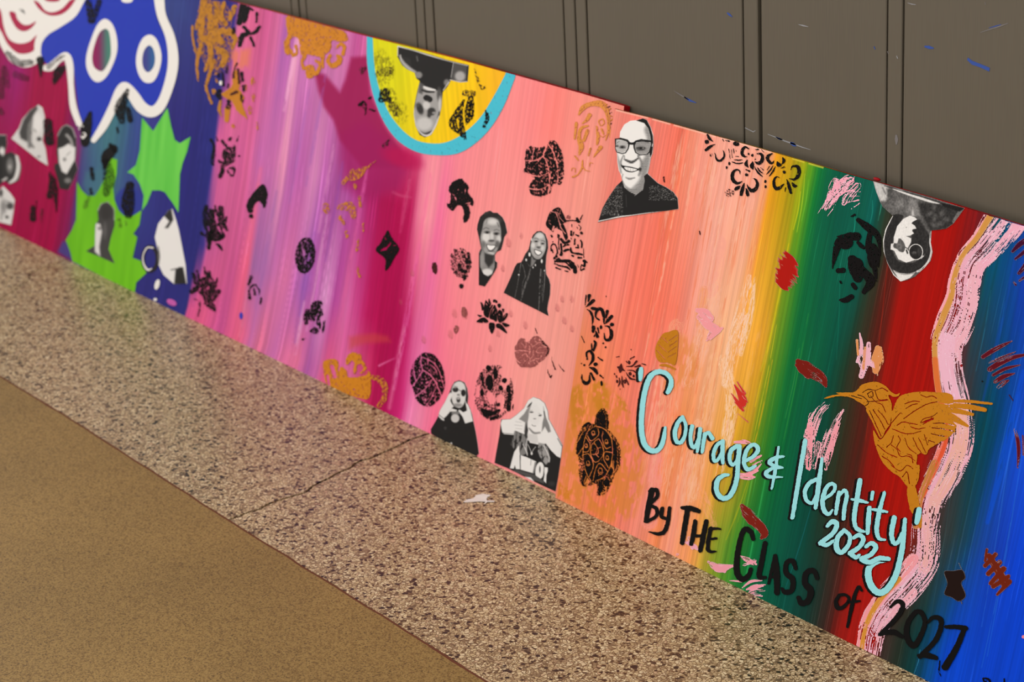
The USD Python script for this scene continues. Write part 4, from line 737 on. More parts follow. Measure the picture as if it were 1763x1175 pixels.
cutout("photo_cutout", RB, PB([(20, 58), (180, 112), (500, 205), (700, 268), (945, 345), (905, 402), (830, 502), (760, 552), (690, 562), (612, 570), (604, 690), (622, 790), (600, 880), (545, 945), (440, 1040), (370, 1070), (302, 1087), (228, 1020), (168, 900), (130, 780), (124, 670), (148, 560), (188, 480), (222, 420), (170, 375), (120, 330), (92, 275), (52, 170)]), hood_portrait, .7, 4,
       label="upside-down print of a hooded person in round sunglasses at the top edge")

def braids_up(c):
    d = Pr(c, PC, 8.103); c.col[:] = g(.13)
    d.p([(195, 215), (250, 165), (330, 165), (400, 220), (432, 330), (430, 450), (405, 560), (345, 670), (280, 705), (212, 665), (165, 545), (145, 440), (172, 320)], .64, 10, sm=True)
    d.e(320, 220, 75, 45, .88, 30); d.e(225, 435, 55, 70, .9, 22); d.e(402, 460, 32, 52, .86, 16); d.e(306, 420, 24, 60, .86, 14); d.p([(140, 470), (165, 540), (200, 640), (160, 600)], .5, 10)
    d.l([(185, 325), (220, 302), (265, 318)], 11, .38, 6); d.l([(335, 340), (375, 328), (410, 345)], 10, .4, 6)
    d.e(238, 366, 44, 20, .38, 9); d.e(240, 370, 20, 15, .06, 5); d.e(368, 385, 42, 20, .35, 9); d.e(368, 388, 20, 14, .06, 5)
    d.e(300, 484, 42, 15, .32, 8); d.e(190, 535, 26, 50, .42, 16, .8); d.e(385, 530, 30, 50, .32, 16, .8)
    d.p([(228, 535), (290, 546), (360, 548), (345, 600), (290, 636), (245, 600)], .25, 6, sm=True); d.p([(240, 545), (290, 552), (350, 556), (325, 596), (285, 616), (252, 590)], 1.0, 4, sm=True)
    d.e(285, 665, 52, 22, .82, 10); d.e(300, 632, 50, 9, .35, 6, .7)
    d.l([(240, 190), (228, 240)], 8, .45, 6); d.l([(380, 230), (405, 290)], 10, .35, 7)
    d.p([(168, 600), (220, 665), (340, 690), (345, 780), (348, 860), (310, 950), (250, 982), (190, 950), (140, 850), (135, 720)], .55, 10)
    d.p([(205, 655), (340, 690), (325, 790), (260, 860), (200, 770)], .18, 20); d.e(240, 925, 80, 48, .9, 16); d.e(170, 760, 30, 90, .6, 16)
    d.p([(120, 650), (138, 720), (140, 850), (190, 948), (250, 984), (310, 945), (345, 850), (350, 760), (380, 790), (375, 860), (330, 935), (205, 1125), (120, 1105)], .09, 5)
    d.l([(105, 590), (125, 640)], [14, 20], .8, 8)
    d.l([(200, 110), (260, 90)], 14, .32, 12, .6); d.l([(400, 150), (450, 210)], 14, .3, 12, .6)
    d.grain(.12, 6)
cutout("photo_cutout", LB, PC([(122, 1102), (205, 1122), (330, 935), (372, 855), (378, 790), (346, 760), (345, 680), (370, 640), (430, 610), (456, 520), (476, 430), (516, 370), (490, 240), (452, 160), (380, 94), (322, 92), (280, 64), (215, 84), (140, 150), (104, 260), (98, 330), (124, 440), (155, 590), (124, 650)]), braids_up, .75, 4,
       label="black and white print of a smiling person with gathered dark hair")

def braids_down(c):
    d = Pr(c, PD, 7.344); c.col[:] = g(.11)
    d.p([(428, 150), (480, 84), (535, 78), (582, 140), (596, 235), (580, 320), (530, 402), (470, 412), (420, 362), (398, 290), (405, 215)], .70, 8, sm=True)
    d.e(515, 120, 52, 34, .88, 16); d.e(430, 240, 24, 34, .88, 12); d.e(550, 275, 22, 32, .86, 12); d.e(508, 225, 16, 34, .85, 10)
    d.l([(448, 155), (475, 148), (497, 165)], 7, .32, 5); d.l([(535, 180), (562, 182), (582, 198)], 7, .3, 5)
    d.e(470, 190, 26, 11, .35, 6); d.e(470, 192, 12, 8, .05, 3); d.e(552, 218, 24, 11, .35, 6); d.e(552, 220, 12, 8, .05, 3)
    d.e(500, 263, 28, 12, .38, 6); d.l([(485, 272), (515, 280)], 6, .15, 3)
    d.p([(446, 292), (500, 304), (545, 330), (505, 370), (458, 345)], .2, 5, sm=True); d.p([(455, 300), (500, 312), (535, 332), (500, 360), (465, 338)], 1.0, 3, sm=True)
    d.e(480, 392, 34, 12, .62, 8)
    d.p([(410, 370), (440, 420), (470, 425), (430, 500), (400, 510)], .5, 10)
    for pts, w, v in (([(278, 460), (262, 560), (240, 700), (200, 900)], [8, 7, 6, 5], .5), ([(295, 480), (320, 560), (335, 640)], 9, .5), ([(300, 440), (340, 360), (380, 300)], 8, .42), ([(400, 500), (385, 600), (350, 690), (315, 800), (275, 945)], [14, 20, 22, 18, 12], .46), ([(330, 640), (300, 720), (290, 860)], 8, .4), ([(530, 540), (522, 660), (515, 800), (502, 1060)], [12, 16, 14, 8], .5), ([(552, 560), (548, 700), (545, 900)], 8, .42), ([(582, 540), (575, 700), (562, 850), (550, 960)], [10, 10, 8, 6], .5), ([(350, 450), (390, 510)], 7, .45)):
        d.l(pts, w, v, 4, .9, dry=.5, fine=4.0, along=.5, seed=int(pts[0][0]))
    for x, y, rx, ry in ((386, 356, 13, 26), (540, 440, 11, 26), (344, 424, 10, 16), (250, 612, 9, 9), (412, 165, 7, 22), (574, 560, 6, 10), (460, 490, 7, 14), (430, 520, 6, 12)): d.e(x, y, rx, ry, .97, 4)
    d.grain(.12, 7)
cutout("photo_cutout", LB, PD([(58, 840), (150, 640), (200, 510), (230, 465), (278, 454), (300, 420), (330, 350), (375, 290), (398, 180), (430, 108), (480, 62), (530, 58), (582, 98), (612, 180), (617, 270), (595, 370), (586, 500), (592, 600), (630, 670), (646, 740), (642, 860), (620, 960), (606, 1050), (624, 1132), (500, 1067), (270, 952)]), braids_down, .75, 4,
       label="black and white print of a laughing person with long braids and dark top")

def shades_portrait(c):
    d = Pr(c, PE, 7.833); c.col[:] = g(.10)
    d.p([(325, 210), (380, 100), (440, 82), (430, 120), (380, 160), (345, 230)], .42, 8); d.l([(510, 110), (545, 200), (560, 300)], 14, .35, 8)
    d.p([(372, 130), (440, 94), (502, 122), (530, 200), (528, 330), (490, 425), (430, 452), (365, 405), (338, 300), (345, 200)], .88, 8, sm=True)
    d.e(420, 415, 62, 26, .58, 14); d.e(392, 206, 40, 34, .14, 6); d.e(498, 250, 32, 46, .12, 6); d.l([(425, 205), (470, 225)], 8, .3, 4); d.l([(360, 150), (420, 170)], 8, .6, 8); d.e(385, 180, 20, 12, .5, 8)
    d.e(432, 272, 20, 12, .55, 6); d.l([(415, 280), (450, 290)], 5, .25, 4)
    d.e(430, 330, 30, 26, .6, 8); d.e(432, 352, 26, 28, .22, 7); d.e(430, 330, 14, 9, .75, 4)
    d.p([(325, 240), (350, 268), (338, 310), (322, 355), (345, 400), (368, 432), (340, 458), (412, 482), (402, 502), (320, 502), (272, 560), (238, 590), (240, 625), (200, 615), (160, 560), (178, 490), (250, 370), (295, 275)], .92, 4)
    d.l([(168, 545), (235, 600)], 8, .2, 4); d.l([(180, 590), (225, 625)], 7, .3, 4); d.l([(340, 470), (300, 500)], 4, .6, 4, .6)
    d.p([(520, 345), (548, 385), (575, 440), (595, 490), (628, 632), (522, 662), (490, 575), (428, 492), (446, 474), (498, 512), (545, 488)], .92, 4)
    d.l([(535, 420), (552, 480)], 5, .6, 4, .7)
    d.e(388, 592, 56, 58, .82, 8); d.p([(340, 500), (440, 500), (445, 540), (340, 540)], .6, 12, .8)
    d.e(545, 330, 16, 60, .16, 6); d.e(255, 725, 16, 20, .3, 12, .7); d.e(335, 935, 12, 18, .9, 5)
    d.grain(.10, 8)
cutout("photo_cutout", LB, PE([(62, 800), (58, 740), (130, 620), (160, 560), (178, 490), (250, 370), (298, 270), (325, 205), (345, 150), (380, 98), (440, 78), (512, 108), (548, 190), (562, 290), (552, 390), (582, 450), (612, 540), (632, 640), (662, 780), (690, 950), (704, 1065), (664, 1112), (480, 1040), (340, 960), (170, 862)]), shades_portrait, .75, 4,
       label="black and white print of a person in sunglasses with hands at chin")

def fair_portrait(c):
    d = Pr(c, PF, 6.912); c.col[:] = g(.11)
    d.p([(122, 340), (140, 296), (240, 290), (310, 240), (400, 160), (450, 66), (510, 26), (585, 52), (645, 100), (684, 200), (694, 290), (764, 420), (856, 600), (838, 755), (790, 732), (720, 662), (660, 582), (600, 600), (560, 592), (470, 572), (440, 480), (400, 472), (300, 430), (285, 480), (160, 468), (140, 440)], .95, 5)
    d.p([(435, 175), (495, 85), (470, 200), (445, 320), (440, 420), (420, 470), (402, 440), (415, 330), (360, 300), (340, 290), (400, 230)], .55, 9); d.l([(440, 150), (470, 120), (495, 92)], [8, 20, 6], .2, 5)
    d.p([(632, 140), (655, 250), (700, 360), (720, 440), (690, 452), (650, 380), (612, 440), (622, 330), (640, 260)], .52, 9); d.l([(640, 200), (650, 260)], 12, .3, 6)
    d.e(530, 240, 70, 130, .93, 14); d.e(490, 208, 22, 8, .22, 4); d.e(592, 248, 18, 9, .25, 4); d.l([(460, 190), (500, 186)], 5, .6, 4); d.l([(575, 222), (612, 238)], 5, .6, 4)
    d.e(528, 286, 16, 7, .55, 5); d.l([(495, 358), (515, 372), (540, 372)], 8, .5, 4); d.l([(462, 400), (520, 455), (590, 452)], [14, 22, 16], .5, 10)
    d.p([(428, 330), (450, 420), (436, 510), (405, 480)], .2, 7); d.p([(445, 460), (560, 480), (570, 560), (540, 585), (440, 540)], .86, 8)
    d.p([(290, 430), (400, 470), (445, 560), (432, 700), (350, 740), (262, 620), (240, 590)], .5, 10, 1, (.35, 260, 120, 3)); d.p([(570, 570), (670, 590), (718, 770), (660, 840), (590, 740), (560, 660)], .62, 9, 1, (.35, 260, 160, 4))
    d.l([(440, 520), (425, 620), (440, 720)], 12, .8, 5); d.l([(390, 590), (440, 700)], 10, .85, 5); d.l([(640, 610), (700, 740), (700, 800)], 12, .85, 6); d.e(300, 660, 16, 26, .12, 6); d.l([(600, 620), (620, 740)], 9, .3, 6)
    d.l([(445, 590), (470, 640), (490, 685), (515, 650), (540, 620)], 6, .85, 3); d.e(492, 700, 12, 18, .92, 4)
    d.p([(232, 876), (262, 760), (285, 680), (340, 600), (350, 700), (362, 800), (355, 888), (305, 886), (292, 840), (280, 880)], .95, 4); d.p([(362, 720), (430, 742), (548, 796), (535, 870), (515, 936), (440, 915), (360, 892)], .96, 4)
    d.l([(485, 772), (480, 840)], 5, .4, 3); d.p([(530, 800), (545, 800), (520, 935), (505, 930)], .5, 4); d.l([(352, 720), (356, 880)], 7, .2, 4)
    d.e(588, 905, 52, 104, .96, 4, rot=6); d.e(590, 890, 9, 40, .3, 4); d.p([(646, 862), (684, 868), (684, 910), (668, 960), (664, 1056), (634, 1022), (645, 950), (640, 900)], .96, 4); d.l([(640, 870), (630, 1000)], 7, .25, 4)
    d.p([(275, 890), (360, 905), (520, 950), (640, 1030), (640, 1060), (500, 1010), (400, 960), (280, 920)], .3, 6); d.p([(405, 975), (480, 985), (525, 1035), (470, 1030)], .95, 4)
    d.l([(300, 320), (370, 330)], 5, .72, 4); d.l([(290, 360), (380, 372)], 5, .72, 4); d.l([(300, 400), (380, 410)], 5, .75, 4); d.l([(150, 455), (290, 470)], 6, .3, 4, .7); d.l([(800, 520), (850, 610)], 7, .3, 4)
    d.e(730, 1060, 40, 30, .22, 20, .7)
    d.grain(.08, 9)
cutout("photo_cutout", LB, PF([(50, 812), (68, 700), (108, 480), (122, 340), (130, 294), (240, 288), (310, 238), (400, 158), (450, 66), (510, 26), (585, 50), (645, 98), (684, 198), (694, 288), (764, 418), (856, 600), (838, 745), (805, 980), (772, 1150), (600, 1072), (400, 972), (200, 872)]), fair_portrait, .75, 4,
       label="black and white print of a fair-haired person in a dark lettered sweatshirt")

def cap_portrait(c):
    d = Pr(c, PG, 6.912); c.col[:] = g(.12)
    d.p([(772, 250), (950, 296), (936, 480), (850, 492), (740, 466)], .30, 8); d.e(850, 425, 62, 60, .70, 22); d.l([(772, 255), (742, 440)], 7, .75, 4); d.l([(938, 300), (925, 470)], 10, .1, 6)
    d.l([(128, 180), (170, 260), (240, 330), (318, 375)], [16, 40, 44, 26], .70, 14); d.p([(170, 190), (260, 210), (270, 300), (200, 260)], .16, 14); d.l([(140, 170), (150, 240)], 10, .8, 6); d.e(355, 410, 45, 40, .55, 14); d.l([(335, 190), (345, 240)], 12, .45, 10); d.e(690, 500, 34, 40, .5, 14); d.l([(650, 590), (720, 490)], 10, .85, 4)
    d.p([(366, 500), (420, 540), (560, 590), (625, 620), (628, 760), (592, 930), (540, 1050), (430, 1110), (350, 1060), (308, 920), (312, 770), (345, 600)], .66, 9, sm=True)
    d.e(600, 640, 26, 80, .32, 14); d.e(610, 760, 18, 90, .8, 10); d.p([(365, 500), (420, 520), (400, 640), (355, 620)], .35, 14)
    d.l([(420, 552), (475, 575), (550, 588)], [22, 34, 18], .94, 6); d.l([(400, 590), (460, 608), (540, 612)], [22, 26, 18], .14, 6); d.l([(440, 520), (560, 560)], 20, .12, 8)
    d.p([(410, 680), (448, 645), (512, 675), (520, 715), (480, 740), (440, 720)], .10, 6, sm=True); d.e(450, 770, 42, 50, .84, 16)
    d.e(372, 810, 38, 70, .18, 14, rot=-18); d.e(345, 770, 20, 20, .3, 10); d.e(510, 845, 48, 46, .18, 14, rot=-20); d.e(480, 890, 22, 34, .22, 12); d.e(540, 860, 24, 14, .6, 8)
    d.e(425, 990, 95, 78, .82, 26); d.l([(345, 1070), (425, 1112), (515, 1080)], [16, 26, 18], .22, 9); d.l([(585, 920), (600, 850)], 14, .3, 7)
    d.l([(300, 800), (312, 950), (350, 1060), (425, 1128), (500, 1110), (560, 1010), (600, 900)], [8, 10, 12, 22, 22, 18, 12], .88, 4)
    d.l([(108, 66), (300, 118), (470, 172), (700, 240), (945, 300)], [14, 8, 12, 6, 6], .95, 3); d.l([(730, 468), (850, 494), (936, 488)], 10, .97, 4); d.l([(108, 70), (106, 180)], 10, .95, 4)
    d.grain(.10, 10)
cutout("photo_cutout", LB, PG([(104, 60), (300, 110), (470, 160), (700, 232), (954, 292), (938, 490), (850, 498), (738, 470), (702, 542), (642, 612), (632, 700), (628, 780), (604, 900), (564, 1020), (505, 1120), (430, 1152), (368, 1122), (318, 1012), (298, 880), (304, 780), (340, 600), (370, 482), (328, 450), (308, 382), (220, 342), (158, 292), (104, 190)]), cap_portrait, .9, 4,
       label="upside-down print of a face inside the yellow dome")

def far_a(c):
    d = Pr(c, PH, 5.109); c.col[:] = g(.86)
    d.p([(325, 60), (262, 110), (208, 190), (172, 300), (185, 350), (240, 380), (285, 300), (255, 235), (300, 150), (335, 90)], .24, 12); d.l([(290, 180), (262, 280), (265, 420)], [20, 40, 30], .45, 14); d.e(335, 210, 40, 90, .92, 16); d.e(348, 355, 20, 18, .2, 8); d.l([(300, 270), (320, 290)], 10, .5, 8); d.l([(280, 400), (300, 430)], 14, .35, 8); d.e(345, 510, 14, 10, .5, 8)
cutout("photo_cutout", LB, PH([(104, 350), (170, 260), (200, 180), (268, 100), (340, 54), (376, 80), (396, 160), (391, 270), (376, 370), (402, 440), (422, 588), (350, 545)]), far_a, 1.4, 4, label="blurred print of a face in profile on crimson, cut to a slanting base")
def far_b(c):
    d = Pr(c, PH, 5.109); c.col[:] = g(.13)
    d.p([(515, 440), (560, 425), (605, 395), (668, 430), (662, 540), (590, 665), (548, 640), (522, 560)], .92, 8); d.l([(590, 320), (625, 360), (640, 410)], 22, .7, 12); d.e(572, 535, 14, 16, .5, 8); d.l([(620, 470), (590, 500)], 8, .6, 6); d.e(600, 720, 30, 24, .5, 14); d.l([(510, 330), (550, 255), (592, 235), (640, 265), (668, 340)], 9, .7, 5)
cutout("photo_cutout", LB, PH([(510, 300), (545, 248), (590, 226), (642, 258), (670, 340), (674, 440), (664, 540), (684, 620), (644, 720), (602, 802), (528, 792), (508, 700), (480, 612), (486, 572), (515, 570), (500, 480)]), far_b, 1.4, 4, label="blurred print of a person with dark fringe, right of the profile on crimson")
def far_c(c):
    d = Pr(c, PH, 5.109); c.col[:] = g(.14)
    d.e(22, 465, 24, 40, .9, 10); d.l([(150, 500), (165, 600), (140, 700), (90, 740)], [24, 34, 34, 20], .9, 8); d.e(92, 590, 32, 70, .45, 14); d.e(90, 600, 12, 20, .7, 8); d.l([(60, 700), (30, 720)], 20, .8, 8); d.l([(5, 500), (5, 700)], 30, .1, 8); d.l([(0, 318), (55, 318)], 10, .75, 4)
cutout("photo_cutout", LB, PH([(-120, 300), (0, 316), (56, 318), (62, 400), (42, 488), (100, 468), (165, 508), (188, 600), (168, 720), (92, 752), (36, 722), (0, 762), (-120, 700)]), far_c, 1.4, 4, label="blurred print of two faces at the far left, above the pale block print")
def far_d(c):
    d = Pr(c, PH, 5.109); c.col[:] = g(.88)
    d.e(92, 945, 32, 30, .28, 10); d.e(66, 1042, 16, 13, .2, 6); d.e(12, 830, 18, 34, .25, 10); d.e(35, 950, 26, 60, .55, 18); d.l([(20, 1000), (15, 1060)], 16, .6, 8); d.l([(60, 900), (110, 920)], 10, .5, 6)
cutout("photo_cutout", LB, PH([(-120, 760), (0, 802), (30, 770), (90, 830), (132, 890), (120, 1000), (100, 1112), (0, 1086), (-120, 1030)]), far_d, 1.4, 5, label="blurred pale paper block print at the far left above the floor")
def far_e(c):
    d = Pr(c, Q2, 4.351); c.col[:] = g(.24)
    d.p([(720, 582), (755, 592), (768, 650), (748, 760), (755, 835), (715, 800), (712, 690)], .9, 8); d.e(748, 625, 10, 12, .4, 6); d.e(800, 500, 45, 60, .18, 20); d.l([(735, 490), (762, 440), (812, 426), (860, 480), (862, 560)], 8, .75, 5); d.e(790, 640, 14, 60, .35, 10)
cutout("photo_cutout", LB, Q2([(734, 490), (760, 438), (812, 423), (862, 480), (862, 600), (832, 700), (816, 780), (862, 887), (740, 832), (648, 795), (715, 753), (718, 600), (740, 560)]), far_e, 1.3, 5, label="blurred print of a dark-haired person on the lime green splash")
def far_f(c):
    d = Pr(c, Q2, 4.351); c.col[:] = g(.95)
    d.p([(1285, 470), (1302, 560), (1262, 622), (1238, 622), (1272, 572), (1232, 530), (1262, 490)], .16, 7); d.p([(1318, 935), (1345, 915), (1375, 915), (1400, 1045), (1308, 1042)], .13, 6); d.l([(1285, 936), (1330, 925)], 7, .2, 4); d.l([(1188, 760), (1195, 830), (1190, 890)], [6, 12, 8], .25, 6)
cutout("photo_cutout", LB, Q2([(1292, 478), (1320, 560), (1342, 640), (1365, 760), (1392, 900), (1402, 1038), (1308, 1042), (1228, 972), (1188, 890), (1188, 800), (1163, 690), (1188, 590), (1234, 530), (1264, 488)]), far_f, 1.3, 4, label="pale cut-out face in profile with black beard corner on navy")
ringc = Q2((1127, 852))
flat("earring", LB, ell(ringc, 15.5, 24).difference(ell(ringc, 9.5, 18)), plain("dark_ring_paint", (34, 28, 30), .4), 4, label="black ring earring beside the pale profile")
flat("earring_cream_line", LB, stroke(Q2([(1150, 770), (1105, 770), (1075, 830), (1080, 890), (1110, 935), (1140, 925)]), np.array([10, 9, 7, 10, 14, 6]) / 4.351), CREAM, 5)  # cream line laid on the dark ring
# ---------------------------------------------------------------- stamps, stencils and brush marks
def marks(name, b, T, s, m, strokes=(), ells=(), polys=(), cuts=(), lvl=4, **kw):
    """One printed motif: strokes (points, widths), ellipses (x, y, rx, ry[, turn]) and outlines, less the lines cut into the block."""
    gs = [stroke(T(p), np.asarray(w, float) / s) for p, w in strokes]
    gs += [ell(T(e[:2]), e[2] / s, e[3] / s, e[4] if len(e) > 4 else 0) for e in ells] + [blob(T(p), 4) for p in polys]
    u = unary_union(gs)
    if cuts: u = u.difference(unary_union([stroke(T(p), np.asarray(w, float) / s) for p, w in cuts]))
    return flat(name, b, u, m, lvl, **{"rag": 1.7 if b is LB else 0.8, **kw})
QA, QB, QC, QL = zc(890, 230, 9.79), zc(760, 300, 5.875), zc(930, 350, 9.04), zc(815, 505, 15.67)
QE, QF, QG, QH = zc(700, 600, 8.393), zc(880, 565, 12.37), zc(975, 695, 6.912), zc(995, 500, 6.528)
RB_, RC, RD, RE, RF = zc(1420, 360, 6.912), zc(970, 160, 7.344), zc(330, 220, 6.528), zc(320, 400, 7.344), zc(490, 390, 5.595)
GT = zc(480, 20, 9.794)
# -- left board, right to left
marks("volleyball_print", LB, QA, 9.79, K_MID, polys=[[(160, 280), (240, 210), (330, 235), (470, 220), (520, 190), (560, 130), (650, 125), (720, 230), (772, 350), (792, 520), (795, 680), (752, 845), (690, 862), (610, 860), (575, 990), (530, 1020), (490, 1035), (380, 1062), (270, 1035), (212, 960), (230, 860), (270, 800), (300, 740), (180, 690), (110, 640), (150, 560), (140, 440), (150, 350)]],
      cuts=[([(130, 450), (250, 462), (360, 432), (440, 380), (470, 300), (505, 215)], [20, 22, 22, 26, 30, 40]), ([(302, 200), (280, 330), (260, 450)], 20), ([(378, 220), (355, 330), (340, 430)], 10), ([(445, 380), (500, 470), (540, 620), (556, 780), (542, 950), (525, 1040)], [20, 20, 20, 18, 24, 30]), ([(150, 670), (350, 722), (460, 696), (548, 650)], [40, 22, 20, 18]), ([(180, 920), (330, 945), (460, 920), (550, 858)], 20), ([(520, 160), (620, 320), (680, 500), (696, 680), (685, 880)], [26, 22, 20, 18, 22])], label="black volleyball print at the upper right, ragged at the left")
marks("volleyball_print", LB, QE, 8.393, K_MID, rag=0.8, polys=[[(215, 85), (300, 62), (400, 92), (465, 170), (525, 280), (555, 420), (557, 560), (520, 660), (480, 730), (420, 795), (340, 842), (270, 838), (200, 800), (135, 730), (118, 680), (98, 580), (62, 500), (58, 400), (78, 280), (118, 190)]],
      cuts=[([(110, 185), (105, 300), (125, 420), (140, 480)], 14), ([(80, 555), (140, 480), (190, 400), (232, 318), (212, 200), (216, 80)], [18, 14, 14, 18, 16, 14]), ([(232, 312), (300, 350), (380, 420), (430, 500), (480, 620), (515, 705)], [18, 16, 18, 16, 15, 18]), ([(214, 128), (330, 165), (420, 240), (480, 340), (545, 565)], 14), ([(118, 712), (260, 600), (320, 530), (385, 440)], [18, 16, 14, 14]), ([(275, 845), (360, 720), (430, 555)], 14), ([(340, 235), (400, 275), (432, 330), (446, 388)], [6, 14, 14, 8]), ([(345, 290), (380, 330), (405, 375)], 8), ([(290, 500), (310, 490)], 26)], label="black volleyball print at the bottom, left of the sunglasses portrait")
marks("soccer_ball_print", LB, QE, 8.393, K_FULL, ells=[(1188, 288, 35, 42), (1290, 368, 34, 84, -4), (1090, 405, 24, 70), (1112, 500, 22, 60), (1205, 500, 58, 112), (1095, 640, 26, 56), (1150, 822, 30, 28), (1415, 465, 34, 36), (1365, 577, 32, 38), (1478, 600, 32, 66), (1482, 700, 38, 84), (1480, 850, 30, 64), (1332, 815, 26, 28), (1265, 1010, 60, 26, -20)],
      strokes=[([(1110, 900), (1180, 950), (1260, 950), (1340, 900)], [60, 110, 80, 40]), ([(1085, 880), (1130, 960)], [30, 40]), ([(1440, 760), (1410, 870)], [20, 8]), ([(1545, 820), (1540, 890)], 12), ([(1535, 590), (1530, 640)], 10), ([(1320, 960), (1335, 985)], 26)],
      cuts=[([(1225, 300), (1262, 460), (1340, 630), (1470, 645)], [16, 20, 22, 14]), ([(1345, 630), (1315, 720), (1295, 880)], 14), ([(1105, 320), (1130, 480), (1140, 580), (1200, 740), (1245, 810)], 14), ([(1030, 700), (1120, 740), (1150, 790)], 14), ([(1080, 860), (1160, 850), (1240, 800)], 18), ([(1180, 990), (1260, 980), (1350, 925)], 18), ([(1430, 420), (1500, 500), (1530, 600)], 14), ([(1440, 620), (1460, 740), (1440, 800)], 12)], label="black soccer ball print between the two lower portraits")
marks("ball_ghost_print", LB, QE, 8.393, K_FAINT, ells=[(1265, 640, 282, 400, 4)], cuts=[([(1400, 330), (1440, 430), (1400, 540)], 120), ([(1200, 680), (1240, 760)], 100), ([(1360, 720), (1370, 880)], 110), ([(1040, 560), (1030, 680)], 60)], lvl=3)
marks("car_print", LB, QC, 9.04, K_FULL, rag=0.8, polys=[[(190, 122), (150, 160), (95, 310), (110, 365), (180, 430), (208, 450), (240, 385), (345, 430), (322, 370), (290, 262), (252, 160)], [(190, 116), (290, 62), (335, 112), (400, 245), (412, 290), (384, 300), (330, 330), (290, 240), (262, 150)]],
      strokes=[([(350, 350), (400, 500), (420, 585)], [50, 60, 20]), ([(420, 275), (540, 270), (610, 290)], [16, 16, 40]), ([(330, 560), (390, 610), (450, 590)], [40, 60, 50]), ([(300, 500), (290, 620), (300, 720)], [20, 14, 14]), ([(285, 490), (286, 530)], 22), ([(330, 640), (340, 740), (330, 800)], [30, 30, 50]), ([(180, 740), (175, 670), (220, 635), (262, 690), (275, 760)], [26, 16, 22, 18, 20]), ([(195, 720), (205, 770)], 16), ([(240, 860), (270, 880), (330, 900), (440, 900), (520, 940)], [60, 80, 50, 50, 40]), ([(275, 770), (250, 850)], [26, 40]), ([(225, 940), (300, 970), (420, 1000), (470, 1040)], [14, 22, 30, 16]), ([(250, 1005), (320, 1030)], [22, 20]), ([(385, 1050), (440, 1065)], [14, 18]), ([(480, 940), (540, 1000), (550, 1070)], [50, 60, 56]), ([(400, 920), (500, 1010)], [20, 30]), ([(370, 680), (400, 650), (455, 650)], [20, 26, 20]), ([(380, 745), (420, 725), (460, 725)], [30, 36, 20]), ([(480, 700), (490, 760), (520, 770)], [26, 30, 20]), ([(520, 775), (580, 785), (660, 800)], [20, 36, 24]), ([(560, 690), (600, 690)], [20, 30]), ([(640, 580), (655, 630), (650, 690)], [22, 26, 22]), ([(545, 560), (540, 640)], [22, 26]), ([(487, 440), (490, 500)], [26, 30]), ([(525, 450), (520, 500)], 14), ([(560, 490), (600, 510)], [20, 26]), ([(645, 460), (650, 470)], 40), ([(600, 850), (650, 850)], [34, 24]), ([(700, 900), (690, 980), (650, 960)], [30, 34, 20]), ([(690, 900), (740, 925)], [50, 14]), ([(640, 1050), (690, 1020)], [20, 26]), ([(505, 815), (515, 825)], 30), ([(580, 240), (590, 270)], 40), ([(630, 250), (670, 180)], [20, 4]), ([(680, 700), (684, 850)], 7), ([(180, 500), (190, 520)], 26), ([(205, 600), (200, 610)], 12), ([(600, 340), (640, 380), (620, 420)], 10), ([(225, 860), (235, 920)], [10, 20]), ([(590, 650), (595, 670)], 20), ([(484, 540), (492, 560)], 14), ([(580, 370), (585, 400)], 8), ([(495, 330), (500, 370)], 10), ([(640, 970), (630, 1040)], 12), ([(590, 960), (600, 1000)], 10)],
      cuts=[([(180, 128), (245, 150), (282, 230), (320, 360), (400, 480)], [12, 14, 12, 14, 14]), ([(245, 130), (290, 160), (310, 220), (370, 290)], 10), ([(320, 110), (310, 170)], 12), ([(140, 300), (160, 320), (180, 340)], [4, 12, 4]), ([(140, 280), (170, 275)], 6), ([(215, 370), (200, 420)], [34, 30]), ([(350, 440), (360, 540), (400, 590), (430, 560)], 12), ([(280, 800), (290, 820)], [22, 30]), ([(250, 858), (285, 850)], 14)], label="black print of an old car full of riders")
marks("lotus_print", LB, QL, 15.67, K_FULL, rag=0.6, polys=[[(200, 240), (270, 300), (282, 440), (244, 470), (225, 380)], [(340, 190), (400, 260), (440, 340), (455, 420), (420, 660), (300, 590), (285, 430), (310, 300)], [(432, 140), (472, 240), (478, 300), (450, 350), (415, 250)], [(588, 315), (650, 460), (640, 760), (540, 720), (450, 672), (470, 520), (530, 400)], [(560, 165), (640, 190), (650, 265), (590, 260), (535, 235)], [(655, 300), (730, 280), (752, 340), (720, 392), (680, 380)], [(690, 465), (760, 470), (802, 560), (772, 780), (690, 775), (655, 610)], [(910, 530), (938, 590), (860, 720), (790, 770), (820, 620)], [(280, 650), (370, 700), (412, 780), (300, 790)], [(90, 770), (180, 690), (290, 660), (265, 790), (200, 800)], [(450, 800), (572, 812), (582, 940), (508, 1095), (442, 985), (424, 890)], [(640, 820), (770, 850), (912, 1050), (880, 1075), (722, 965), (628, 920)], [(780, 815), (850, 800), (992, 866), (872, 912)], [(125, 580), (240, 605), (200, 642), (150, 630)], [(500, 330), (540, 320), (470, 500), (440, 600), (435, 480)], [(780, 420), (840, 430), (830, 520), (790, 480)]],
      cuts=[([(585, 285), (520, 390), (460, 520), (430, 650)], 16), ([(590, 285), (650, 440), (665, 520)], 14), ([(555, 430), (500, 560)], [30, 10]), ([(880, 580), (830, 680)], [26, 8]), ([(660, 600), (660, 780)], 14), ([(350, 280), (380, 320)], 20), ([(620, 510), (600, 545)], 20), ([(700, 560), (720, 590)], 16)], label="black lotus flower print")
